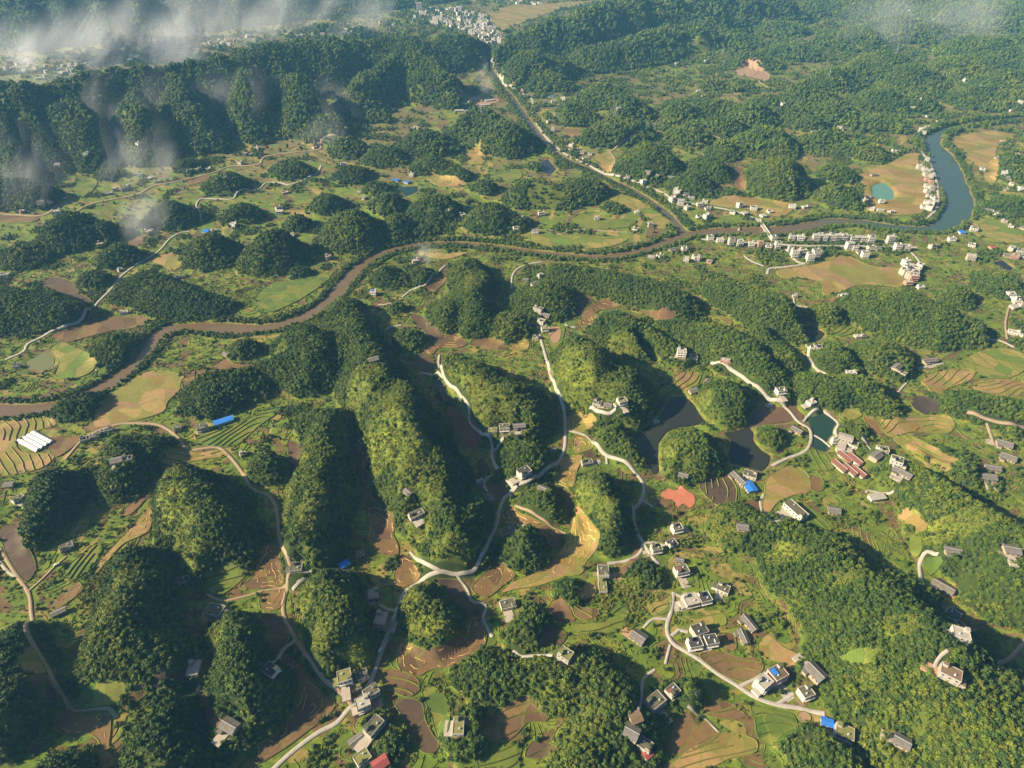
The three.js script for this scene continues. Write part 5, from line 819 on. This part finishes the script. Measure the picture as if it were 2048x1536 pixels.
function buildHouse(h, k) {
  const g = new THREE.Group(); g.name = numbered(h.name); g.position.set(h.x, h.y, h.z); g.rotation.y = h.rot * Math.PI / 180; scene.add(g);
  tag(g, h.label, h.category, null, h.group);
  const { L, W, look } = h, gable = ['tile', 'red', 'blue', 'pink', 'pale'].includes(look), H = gable ? (h.fl || 1) * 3.1 + 0.4 : h.fl * 3.15 + 0.3, base = -2.5;
  const wallM = look === 'tile' || look === 'red' ? M.tan : look === 'brick' ? M.brickWall : look === 'pink' || look === 'pinkflat' ? M.pinkWall : M.white[h.far ? 0 : k % 3];
  const roofM = M[ROOF[look]];
  const wall = part(g, 'wall', BOX, wallM, 0, (H + base) / 2, 0, L, H - base, W);
  if (gable) {
    const pitch = look === 'blue' ? 0.1 : look === 'pale' ? 0.09 : 0.26, o = 0.9, r = part(g, 'roof', GABLE, roofM, 0, H + 0.02 + W * 0.02, 0, L + o * 1.4, W * pitch, W + o * 2);
    if (look === 'tile') sub(r, 'ridge_cap', M.pier, 0, H + W * (pitch + 0.02) + 0.06, 0, L + 1.3, 0.3, 0.4);
    if (h.near && look === 'tile' && L > 12) { const e = part(g, 'lean_to', BOX, M.tan, -L * 0.32, 1.0, W / 2 + 1.55, L * 0.3, 3.2, 3); sub(e, 'roof', roofM, -L * 0.32, 2.7, W / 2 + 1.7, L * 0.3 + 0.6, 0.22, 3.7); }
  } else {
    const slab = part(g, 'roof', BOX, roofM, 0, H + 0.06, 0, L - 0.55, 0.2, W - 0.55), pw = 0.28, ph = 0.75;
    if (!h.far) {
      for (const s of [-1, 1]) { part(g, 'parapet', BOX, wallM, 0, H + ph / 2 - 0.15, s * (W / 2 - pw / 2 + 0.06), L + 0.12, ph, pw); part(g, 'parapet', BOX, wallM, s * (L / 2 - pw / 2 + 0.06), H + ph / 2 - 0.15, 0, pw, ph, W - 2 * pw + 0.1); }
      const sx = (hash2(k, 1) < 0.5 ? -1 : 1) * (L / 2 - 2.1), sz = (hash2(k, 2) < 0.5 ? -1 : 1) * (W / 2 - 2.1), t = part(g, 'stair_tower', BOX, wallM, sx, H + 1.5, sz, 3.0, 2.8, 2.8);
      sub(t, 'cap', roofM, sx, H + 3.0, sz, 3.4, 0.22, 3.2);
      if (h.near || hash2(k, 3) < 0.5) part(g, 'water_tank', new THREE.CylinderGeometry(0.6, 0.65, 1.3, 10), M.tank, -sx * 0.5, H + 0.82, -sz * 0.6, 1, 1, 1);
      if (look === 'redflat') part(g, 'roof_sheet', BOX, M.redRoof, -L * 0.22, H + 0.9, 0.2, L * 0.4, 0.16, W * 0.55);
      if (look === 'blueflat' || look === 'pinkflat') part(g, 'roof_sheet', BOX, M.blueRoof, -L * 0.24, H + 1.1, -W * 0.15, L * 0.36, 0.16, W * 0.5);
      if (look === 'hall') for (let i = 0; i < 7; i++) part(g, 'red_pillar', BOX, M.redTrim, -L / 2 + 2 + i * (L - 4) / 6, H / 2, -W / 2 - 0.9, 0.5, H + 0.6, 0.5);
      // lower wing, as many of these houses have
      if (h.near && L > 10 && hash2(k, 4) < 0.55) { const s = hash2(k, 5) < 0.5 ? -1 : 1, wg = part(g, 'wing', BOX, wallM, s * (L / 2 + 2), (3.1 + base) / 2, W * 0.1, 4.2, 3.1 - base, W * 0.7); sub(wg, 'roof', roofM, s * (L / 2 + 2.02), 3.2, W * 0.1, 4.0, 0.2, W * 0.66); }
    }
  }
  if (!h.far) {
    const n = Math.max(2, Math.floor(L / 3.4)), fl = Math.max(1, h.fl);
    for (let f = 0; f < fl; f++) for (let i = 0; i < n; i++) for (const s of h.near ? [-1, 1] : [1]) {
      const x = -L / 2 + (i + 0.5) * L / n, y = f * 3.15 + 1.75;
      if (f === 0 && i === (n >> 1) && s === 1) part(g, 'door', BOX, M.door, x, 1.1, W / 2 + 0.03, 1.3, 2.3, 0.14);
      else { const w = part(g, 'window', BOX, M.glass, x, y, s * (W / 2 + 0.02), 1.5, 1.45, 0.12); if (h.near) sub(w, 'sill', M.pier, x, y - 0.8, s * (W / 2 + 0.1), 1.8, 0.12, 0.3); }
    }
    if (h.fl > 1 && !gable) for (let f = 1; f < h.fl; f++) part(g, 'balcony', BOX, wallM, 0, f * 3.15 + 0.1, W / 2 + 0.62, L * 0.96, 0.24, 1.2);
  } else for (let f = 0; f < h.fl; f++) part(g, 'window_band', BOX, M.glass, 0, f * 3.15 + 1.8, W / 2 + 0.02, L * 0.86, 1.3, 0.12);
  if (h.yard) {
    const a = h.rot * Math.PI / 180, s = hash2(k, 9) < 0.5 ? 1 : -1, along = hash2(k, 8) < 0.5, yl = along ? L * 0.8 : L * 0.62, yw = along ? W * 0.9 : W * 1.25, ox = along ? s * (L / 2 + yl / 2 + (s ? 0.2 : 0)) * 0.98 : -L * 0.12, oz = along ? 0.6 : W / 2 + yw / 2 + 0.1;
    const yd = shade(new THREE.Mesh(BOX, hash2(k, 7) < 0.15 ? M.earth : M.yard)); yd.name = numbered('concrete_yard'); yd.scale.set(yl, 1.6, yw); yd.position.set(h.x + Math.cos(a) * ox + Math.sin(a) * oz, h.y - 0.35, h.z - Math.sin(a) * ox + Math.cos(a) * oz); yd.rotation.y = a + 0.12 * (hash2(k, 6) - 0.5);
    const where = h.label.split(' ').slice(-8).join(' ');
    scene.add(tag(yd, `pale yard of the house ${where}`.split(' ').slice(0, 16).join(' '), 'yard', 'structure'));
  }
}
houses.forEach(buildHouse);
SHEDS.forEach(h => {
  const g = new THREE.Group(); g.name = numbered('animal_shed'); g.position.set(h.x, h.y, h.z); g.rotation.y = h.rot * Math.PI / 180; scene.add(g); tag(g, h.label, 'shed', null, 'five brown roofed sheds');
  part(g, 'wall', BOX, M.white[0], 0, 0.5, 0, h.L, 5, h.W);
  const r = part(g, 'roof', GABLE, M.shedRoof, 0, 3.25, 0, h.L + 1, 2.2, h.W + 1.2);
  sub(r, 'ridge_cap', M.white[0], 0, 5.5, 0, h.L + 0.8, 0.22, 0.6);
  for (let i = 0; i < 6; i++) part(g, 'window', BOX, M.glass, -h.L / 2 + (i + 0.5) * h.L / 6, 1.8, h.W / 2 + 0.03, 1.8, 0.9, 0.12);
});
TUNNELS.forEach(h => {
  const g = new THREE.Group(); g.name = numbered('polytunnel'); g.position.set(h.x, h.y, h.z); g.rotation.y = h.rot * Math.PI / 180; scene.add(g); tag(g, h.label, 'greenhouse', null, 'white polytunnels');
  part(g, 'cover', VAULT, M.film, 0, -0.3, 0, h.L, 3.4, h.W);
  for (let i = 0; i < 7; i++) part(g, 'hoop', VAULT, M.steel, -h.L / 2 + 0.6 + i * (h.L - 1.2) / 6, -0.28, 0, 0.3, 3.5, h.W + 0.12);
  part(g, 'door', BOX, M.door, h.L / 2 + 0.04, 1.0, 0, 0.1, 2.1, 1.8);
});
// bridge over the river
(() => {
  const [a, b] = [at(1516, 438, 3), at(1546, 481, 3)], L = Math.hypot(b[0] - a[0], b[1] - a[1]), g = new THREE.Group(); g.name = 'road_bridge'; g.position.set((a[0] + b[0]) / 2, 0, (a[1] + b[1]) / 2); g.rotation.y = -Math.atan2(b[1] - a[1], b[0] - a[0]); scene.add(g);
  tag(g, 'long pale concrete bridge linking both river banks at the village', 'bridge');
  part(g, 'deck', BOX, PAVE.concrete, 0, 3.2, 0, L, 0.9, 7);
  for (const s of [-1, 1]) part(g, 'railing', BOX, M.pier, 0, 4.2, s * 3.3, L, 1.1, 0.3);
  for (let i = 0; i < 5; i++) part(g, 'pier', BOX, M.pier, -L / 2 + (i + 0.5) * L / 5, 0.2, 0, 1.8, 5.1, 6);
})();
(() => {
  const b = new THREE.Group(), [x, z] = at(...T('A3', 380, 1340)[0], -0.6); b.name = 'river_boat'; b.position.set(x, -0.6, z); b.rotation.y = 1.2; scene.add(b); tag(b, 'small moored boat just upstream of the bridge', 'boat');
  const s = new THREE.Shape(); s.moveTo(-7, -1.6); s.lineTo(4, -1.6); s.quadraticCurveTo(7, -1, 8, 0); s.quadraticCurveTo(7, 1, 4, 1.6); s.lineTo(-7, 1.6); s.closePath();
  const hg = new THREE.ExtrudeGeometry(s, { depth: 1.3, bevelEnabled: true, bevelSize: 0.2, bevelThickness: 0.2, bevelSegments: 1 }); hg.rotateX(-Math.PI / 2); hg.translate(0, -0.3, 0);
  part(b, 'hull', hg, M.tan, 0, 0, 0, 1, 1, 1); part(b, 'cabin', BOX, M.white[0], -2.5, 2.1, 0, 5, 2.0, 2.4); part(b, 'cabin_roof', BOX, M.steel, -2.5, 3.2, 0, 5.6, 0.2, 2.9);
})();
// floating huts on the ponds
for (const [c, x, y, label] of [['B2', 1862, 990, 'grey floating hut on the dark pond shore below the triple houses'], ['B3', 560, 897, 'pale raft hut on the muddy brown pond']]) {
  const g = new THREE.Group(), [wx, wz] = at(...T(c, x, y)[0], -0.4); g.name = numbered('raft_hut'); g.position.set(wx, -0.45, wz); g.rotation.y = 0.5; scene.add(g); tag(g, label, 'raft');
  part(g, 'float', BOX, M.pier, 0, 0.05, 0, 9, 0.7, 7); part(g, 'hut', BOX, M.tan, -1, 1.5, 0, 5, 2.3, 4); part(g, 'roof', GABLE, M.paleRoof, -1, 2.75, 0, 6, 1, 5.2);
}
// vehicles
for (const [c, x, y, rot, m, label] of [['C1', 333, 352, 0.7, M.film, 'small white van parked on the footpath of the far left slope'], ['C2', 1750, 160, -1.2, M.glass, 'dark car on the pale lane above the fork'], ['C2', 255, 850, 1.1, M.film, 'white car on the main lane below the brick house']]) {
  const g = new THREE.Group(), [wx, wz] = cast(...T(c, x, y)[0], height); g.name = numbered('parked_car'); g.position.set(wx, height(wx, wz) + 0.75, wz); g.rotation.y = rot; scene.add(g); tag(g, label, 'car');
  part(g, 'body', BOX, m, 0, 0.75, 0, 4.4, 0.8, 1.8); const cab = part(g, 'cabin', BOX, m, -0.3, 1.45, 0, 2.4, 0.7, 1.6); sub(cab, 'windscreen', M.glass, 0.9, 1.45, 0, 0.08, 0.5, 1.4);
  for (const sx of [-1, 1]) for (const sz of [-1, 1]) { const w = part(g, 'wheel', new THREE.CylinderGeometry(0.36, 0.36, 0.25, 12), M.blackRoof, sx * 1.4, 0.36, sz * 0.85, 1, 1, 1); w.rotation.x = Math.PI / 2; }
}
// power pylons
for (const [c, x, y, hh, label] of [['A3', 900, 470, 42, 'grey lattice pylon on the wooded far hill'], ['A3', 1295, 330, 42, 'grey lattice pylon farther right among the far hills'], ['A2', 845, 690, 30, 'lattice pylon on the peaked wooded hill by the tributary'], ['A1', 1325, 1060, 30, 'lattice pylon on the knoll above the serpentine lane'], ['A3', 280, 320, 36, 'pale pylon in the far green dip'], ['A2', 1625, 680, 32, 'pylon on the hillock right of the tributary road']]) {
  const g = new THREE.Group(), [wx, wz] = cast(...T(c, x, y)[0], height); g.name = numbered('power_pylon'); g.position.set(wx, height(wx, wz), wz); g.rotation.y = 0.5; scene.add(g); tag(g, label, 'pylon');
  const bar = (nm, a, b, r) => { const A = new THREE.Vector3(...a), B = new THREE.Vector3(...b), o = part(g, nm, new THREE.CylinderGeometry(r, r, 1, 5), M.steel, 0, 0, 0, 1, A.distanceTo(B), 1); o.position.copy(A).add(B).multiplyScalar(0.5); o.quaternion.setFromUnitVectors(new THREE.Vector3(0, 1, 0), B.clone().sub(A).normalize()); };
  for (const sx of [-1, 1]) for (const sz of [-1, 1]) bar('leg', [sx * 3.2, -1, sz * 3.2], [sx * 0.4, hh, sz * 0.4], 0.22);
  for (let i = 0; i < 5; i++) { const y0 = hh * i / 5, y1 = hh * (i + 1) / 5, w0 = mix(3.2, 0.4, i / 5), w1 = mix(3.2, 0.4, (i + 1) / 5); for (const s of [-1, 1]) { bar('brace', [-w0, y0, s * w0], [w1, y1, s * w1], 0.13); bar('brace', [s * w0, y0, w0], [s * w1, y1, -w1], 0.13); } }
  for (const f of [0.72, 0.84, 0.95]) bar('cross_arm', [-6.5, hh * f, 0], [6.5, hh * f, 0], 0.2);
}
// ---------------------------------------------------------------- trees
const ICO1 = new THREE.IcosahedronGeometry(1, 1), ICO0 = new THREE.IcosahedronGeometry(1, 0);
function blob(base, r, amp, sd, sy = 1) { const g = base.clone(), p = g.attributes.position; for (let i = 0; i < p.count; i++) { const x = p.getX(i), y = p.getY(i), z = p.getZ(i), k = r * (1 + amp * (hash2(Math.round(x * 50) + sd * 97, Math.round(y * 50) * 3 + Math.round(z * 50)) * 2 - 1)); p.setXYZ(i, x * k, y * k * sy, z * k); } return p.array; }
function leafCards(n, R, sd, size, droop = 0.3, ys = 1) { // sprays of foliage reaching out of the crown
  const pos = []; let s = sd * 7919 + 13; const q = () => { s = (s * 1664525 + 1013904223) >>> 0; return s / 4294967296; };
  for (let i = 0; i < n; i++) {
    const u = q() * 1.6 - 0.6, a = q() * 6.283, c = Math.sqrt(Math.max(0, 1 - u * u)), N = new THREE.Vector3(c * Math.cos(a), u * ys, c * Math.sin(a));
    const t1 = new THREE.Vector3(q() - 0.5, (q() - 0.5) * 0.6, q() - 0.5).cross(N).normalize(), r0 = R * (0.45 + 0.3 * q()), r1 = R * (1.0 + 0.45 * q()), w = size * (0.7 + 0.7 * q());
    const A = N.clone().multiplyScalar(r0), M = N.clone().multiplyScalar(mix(r0, r1, 0.6)), C = N.clone().multiplyScalar(r1); C.y -= droop * R * (0.4 + q()); M.y += 0.06 * R; C.addScaledVector(t1, (q() - 0.5) * w);
    const L = M.clone().addScaledVector(t1, -w), Rr = M.clone().addScaledVector(t1, w); L.y -= w * 0.5; Rr.y -= w * 0.35;
    for (const v of [A, L, M, A, M, Rr, L, C, M, M, C, Rr]) pos.push(v.x, v.y, v.z);
  }
  return pos;
}
const fromArrays = list => { const pos = []; for (const a of list) for (const v of a) pos.push(v); return geoFrom(pos); };
function lobed(sd, lobes, cards) { // several uneven lobes with tufts
  const list = []; let s = sd * 331 + 5; const q = () => { s = (s * 1664525 + 1013904223) >>> 0; return s / 4294967296; };
  for (let i = 0; i < lobes; i++) {
    const a = i / lobes * 6.283 + q(), d = i ? 0.36 + 0.2 * q() : 0, r = (i ? 0.4 + 0.18 * q() : 0.58), y = i ? 0.08 + 0.5 * (q() - 0.5) : 0.3;
    for (const arr of [blob(ICO0, r * 0.72, 0.25, sd + i, 0.9), leafCards(cards, r, sd * 10 + i, 0.13)]) { const o = []; for (let k = 0; k < arr.length; k += 3) o.push(arr[k] + d * Math.cos(a), arr[k + 1] + y, arr[k + 2] + d * Math.sin(a)); list.push(o); }
  }
  return fromArrays(list);
}
function bamboo(sd) {
  const pos = []; let s = sd * 517 + 3; const q = () => { s = (s * 1664525 + 1013904223) >>> 0; return s / 4294967296; };
  for (let i = 0; i < 34; i++) {
    const a = q() * 6.283, reach = 0.35 + 0.85 * q(), top = 0.75 + 0.6 * q(), w = 0.07 + 0.09 * q(); let p = [0.15 * Math.cos(a), -0.5, 0.15 * Math.sin(a)];
    for (const [f, yy] of [[0.35, top * 0.8], [0.7, top], [1.05, top * 0.62]]) { const n = [reach * f * Math.cos(a + 0.2), yy - 0.3, reach * f * Math.sin(a + 0.2)], wx = -Math.sin(a) * w, wz = Math.cos(a) * w; pos.push(p[0] - wx, p[1], p[2] - wz, p[0] + wx, p[1], p[2] + wz, n[0] + wx, n[1], n[2] + wz, p[0] - wx, p[1], p[2] - wz, n[0] + wx, n[1], n[2] + wz, n[0] - wx, n[1], n[2] - wz); p = n; }
  }
  return geoFrom(pos);
}
const CROWNS = [lobed(1, 4, 15), lobed(2, 5, 12), lobed(3, 3, 20), lobed(4, 4, 15), bamboo(1)];
const FARCROWNS = [lobed(5, 3, 9), lobed(6, 3, 9)];
const BUSH = [fromArrays([blob(ICO0, 0.5, 0.25, 3, 0.7), leafCards(14, 0.8, 77, 0.22, 0.25, 0.8)]), fromArrays([leafCards(20, 0.9, 91, 0.2, 0.2, 1)])];
const LEAF = new THREE.MeshStandardMaterial({ color: 0xffffff, roughness: 0.75 });
const GREENS = [[0.034, 0.07, 0.004], [0.048, 0.088, 0.004], [0.066, 0.108, 0.005], [0.09, 0.13, 0.005], [0.042, 0.084, 0.007], [0.12, 0.148, 0.007]];
const YELLOWS = [[0.125, 0.15, 0.009], [0.15, 0.165, 0.01], [0.1, 0.14, 0.008], [0.175, 0.165, 0.018], [0.08, 0.125, 0.007]];
const REGION = [['woods on the near hills left of the main lane', (x, z) => z > -640 && x < -60], ['woods on the near hills right of the main lane', (x, z) => z > -640], ['woods on the scrubby hills in the middle of the picture', (x, z) => z > -1030], ['woods on the long misty ridge and its spurs at the left', (x, z) => z > -2400 && x < -30 * 1 && z < -1280], ['woods on the knolls between river and ridge', (x, z) => z > -1500], ['woods on the rolling hills of the far right', (x, z) => z > -2500], ['woods on the farthest hazy mountains', () => true]];
const BANKWOOD = REGION.length;
const plant = {}; // region -> variant -> [x, y, z, s, sy, turn, r, g, b]
const put = (reg, kind, v) => { ((plant[reg] ??= {})[kind] ??= []).push(v); };
const seen = (x, y, z, mx = 130) => { const p = project(x, y, z); return p[2] > 0 && p[0] > -mx - 120 && p[0] < 2048 + mx && p[1] > -90 && p[1] < 1536 + mx; };
const loners = [];
function grow(zA, zB, sp, far) {
  for (let z = zA; z > zB; z -= sp) {
    const hw = 200 - z * 0.86;
    for (let x0 = -hw; x0 < hw; x0 += sp) {
      const x = x0 + rr(-0.5, 0.5) * sp, zz = z + rr(-0.5, 0.5) * sp, u = rnd();
      const c = cellOf(x, zz), m = c < 0 ? 0 : mask[c];
      if (m >= 1 && m <= 4) continue;
      const y = hFast(x, zz);
      if (y < 0.15 || !seen(x, y, zz)) continue;
      const onBank = c >= 0 && bank[c] === 1, hz = y, gap = fbm(x / 26 + 50, zz / 26), kindN = noise(x / 45 + 90, zz / 45);
      const wood = onBank ? 0.95 : hz > 4 ? (gap > -0.42 ? 0.96 : 0.25) : hz > 2.4 ? 0.45 : noise(x / 28, zz / 28 + 70) > (zz < -1250 && x > 60 ? 0.12 : zz < -850 ? 0.38 : 0.6) ? 0.7 : 0.035;
      if (m === 5 ? u > 0.1 + 0.25 * sstep(0, 0.5, gap) : u > wood) continue;
      const col = GREENS[Math.floor(clamp(0.5 + 0.55 * kindN + rr(-0.3, 0.3), 0, 0.999) * GREENS.length)], tint = rr(0.78, 1.22);
      const s = sp * rr(0.62, 1.08) * (onBank ? 0.95 : 1) * (far ? 1.22 : 1) * (hz < 2.4 && !onBank ? 0.8 : 1), v = [x, y, zz, s, s * rr(0.7, 1.65), rnd() * 6.283, col[0] * tint, col[1] * tint, col[2] * tint * rr(0.8, 1.3)];
      if (!far && !onBank && hz < 3.2 && m !== 5 && loners.length < 270 && zz > -700 && s > 2.0 && rnd() < 0.6) { const p = project(x, y, zz); if (p[0] > 10 && p[0] < 2038 && p[1] < 1530) { loners.push(v); continue; } }
      const reg = onBank ? BANKWOOD : REGION.findIndex(r => r[1](x, zz));
      put(reg, far ? 'f' + Math.floor(rnd() * 2) : 'c' + (noise(x / 20 + 7, zz / 20) > 0.5 && rnd() < 0.6 ? 4 : Math.floor(rnd() * 4)), v);
    }
  }
}
grow(-150, -950, 3.0, false);
grow(-950, -1500, 4.0, false);
grow(-1500, -2500, 6.4, true);
grow(-2500, -5600, 10, true);
// low scrub and tall grass on the open slopes and along field edges
(() => {
  const sp = 2.1;
  for (let z = -160; z > -1050; z -= sp) {
    const hw = 180 - z * 0.84;
    for (let x0 = -hw; x0 < hw; x0 += sp) {
      const x = x0 + rr(-1, 1), zz = z + rr(-1, 1), c = cellOf(x, zz); if (c < 0) continue;
      const m = mask[c], u = rnd(); if (m >= 1 && m <= 4) continue;
      const y = hFast(x, zz); if (y < 0.2 || !seen(x, y, zz, 60)) continue;
      const p = m === 5 ? 0.62 : y > 3.2 ? 0.3 : noise(x / 9 + 30, zz / 9) > 0.3 ? 0.35 : 0.1;
      if (u > p) continue;
      const col = YELLOWS[Math.floor(clamp(0.5 + 0.5 * noise(x / 16, zz / 16 + 20) + rr(-0.3, 0.3), 0, 0.999) * YELLOWS.length)], t = rr(0.75, 1.2), s = rr(1.0, 2.1) * (m === 5 ? 1.3 : 1);
      put(REGION.length + 1, 'b' + (rnd() < 0.6 ? 0 : 1), [x, y + 0.25 * s, zz, s, s * rr(0.8, 1.3), rnd() * 6.283, col[0] * t, col[1] * t, col[2] * t]);
    }
  }
})();
const mtx = new THREE.Matrix4(), qt = new THREE.Quaternion(), UPV = new THREE.Vector3(0, 1, 0), colr = new THREE.Color();
let planted = 0;
for (const [reg, kinds] of Object.entries(plant)) {
  const g = new THREE.Group(); g.name = numbered(+reg === REGION.length + 1 ? 'scrub' : 'forest'); scene.add(g);
  tag(g, +reg === BANKWOOD ? 'bands of trees lining both banks of the rivers' : +reg > BANKWOOD ? 'yellow green scrub and tall grass on the open slopes' : REGION[reg][0], +reg > BANKWOOD ? 'scrub' : 'forest', 'stuff');
  for (const [k, list] of Object.entries(kinds)) {
    const im = shade(new THREE.InstancedMesh(k[0] === 'c' ? CROWNS[+k[1]] : k[0] === 'f' ? FARCROWNS[+k[1]] : BUSH[+k[1]], LEAF, list.length)); im.name = +reg > BANKWOOD ? 'bush_mass' : k === 'c4' ? 'bamboo_mass' : 'tree_mass'; im.userData.kind = 'stuff';
    list.forEach((v, i) => { const lift = k[0] === 'b' ? 0 : v[4] * 0.42; qt.setFromAxisAngle(UPV, v[5]); mtx.compose(new THREE.Vector3(v[0], v[1] + lift, v[2]), qt, new THREE.Vector3(v[3], v[4], v[3])); im.setMatrixAt(i, mtx); im.setColorAt(i, colr.setRGB(v[6], v[7], v[8])); });
    planted += list.length; g.add(im);
  }
}
console.log('planted', planted, 'loners', loners.length, 'houses', houses.length);
// single trees standing in the open near the fields
const BARK = mat(0.12, 0.085, 0.05), TRUNK = new THREE.CylinderGeometry(0.09, 0.15, 1, 6), loneMats = GREENS.map(c => mat(...c, { roughness: 0.75 }));
loners.forEach((v, i) => {
  const g = new THREE.Group(); g.name = numbered('tree'); g.position.set(v[0], v[1], v[2]); g.rotation.y = v[5]; scene.add(g);
  const near = fields.reduce((b, f) => { const d = Math.hypot(f.cx - v[0], f.cz - v[2]); return d < b[0] ? [d, f.label] : b; }, [1e9, ''])[1];
  tag(g, `leafy tree beside the ${near}`.split(' ').slice(0, 16).join(' '), 'tree', null, `loose trees by the ${near}`);
  const s = v[3] * 1.02, sy = v[4] * 1.1;
  part(g, 'trunk', TRUNK, BARK, 0, sy * 0.28, 0, s, sy * 0.8, s);
  part(g, 'crown', CROWNS[i % 4], loneMats[i % loneMats.length], 0, sy * 0.62, 0, s, sy, s);
});
// ---------------------------------------------------------------- mist drifting in the valleys
// thin veils of droplets, many loose puffs at their real places
const puffTex = (() => { const n = 256, d = new Uint8Array(n * n * 4); for (let j = 0; j < n; j++) for (let i = 0; i < n; i++) { const u = (i + 0.5) / n * 2 - 1, v = (j + 0.5) / n * 2 - 1, r = Math.hypot(u, v), a = sstep(0, 1, 1 - r) * clamp(0.8 + 0.5 * fbm(u * 1.8 + 5, v * 1.8)), k = (j * n + i) * 4; d[k] = d[k + 1] = d[k + 2] = Math.round(255 * clamp(a)); d[k + 3] = 255; } const t = new THREE.DataTexture(d, n, n); t.magFilter = THREE.LinearFilter; t.needsUpdate = true; return t; })();
const MIST = [ // [x, y, height, spread across px, spread up px, count, size m, label]
  [230, 98, 30, 230, 32, 26, 380, 'bright mist lying over the far left valley village'], [560, 52, 30, 210, 32, 18, 400, 'mist band before the far mountains'], [40, 135, 40, 70, 26, 8, 260, 'mist at the far left valley mouth'],
  [40, 330, 30, 70, 70, 14, 170, 'thin mist at the left edge under the ridge'], [270, 325, 25, 90, 40, 14, 150, 'wisp of mist over the yellow green slope'], [285, 435, 25, 45, 40, 14, 90, 'curl of smoke rising by the misty knoll houses'], [650, 235, 30, 50, 40, 12, 140, 'wisp of mist between two spurs of the ridge'], [470, 190, 60, 90, 34, 10, 170, 'faint mist on the ridge knobs'], [200, 230, 60, 130, 34, 10, 190, 'faint mist in the ridge ravines'], [970, 160, 25, 16, 24, 7, 70, 'smoke in the tributary gorge'], [1800, 50, 60, 200, 26, 6, 300, 'haze veil on the far right mountains'], [850, 515, 12, 26, 14, 7, 40, 'smoke drifting by the house near the river'],
];
const PUFF = new THREE.PlaneGeometry(1, 1), mistMat = new THREE.MeshStandardMaterial({ color: lin(0.97, 0.98, 1), roughness: 1, transparent: true, opacity: 0.06, alphaMap: puffTex, depthWrite: false, side: THREE.DoubleSide });
const wispMat = mistMat.clone(); wispMat.opacity = 0.03;
for (const [px, py, hy, sx, sy, n, size, label] of MIST) {
  const im = new THREE.InstancedMesh(PUFF, size > 200 ? mistMat : wispMat, n * 2); im.name = numbered('mist');
  for (let i = 0; i < n * 2; i++) {
    const a = rr(0, 6.283), r = Math.sqrt(rnd()), [x, z] = at(px + Math.cos(a) * r * sx, py + Math.sin(a) * r * sy, hy), s = size * rr(0.6, 1.2);
    mtx.compose(new THREE.Vector3(x, hy + rr(-0.12, 0.2) * size, z), new THREE.Quaternion().setFromUnitVectors(new THREE.Vector3(0, 0, 1), new THREE.Vector3(-0.4 + rr(-0.3, 0.3), 0.7 + rr(-0.3, 0.3), 0.6 + rr(-0.3, 0.3)).normalize()).multiply(new THREE.Quaternion().setFromAxisAngle(new THREE.Vector3(0, 0, 1), rr(0, 6.28))), new THREE.Vector3(s, s * rr(0.7, 1), 1)); im.setMatrixAt(i, mtx);
  }
  scene.add(tag(im, label, 'mist', 'stuff'));
}
renderer.render(scene, camera);
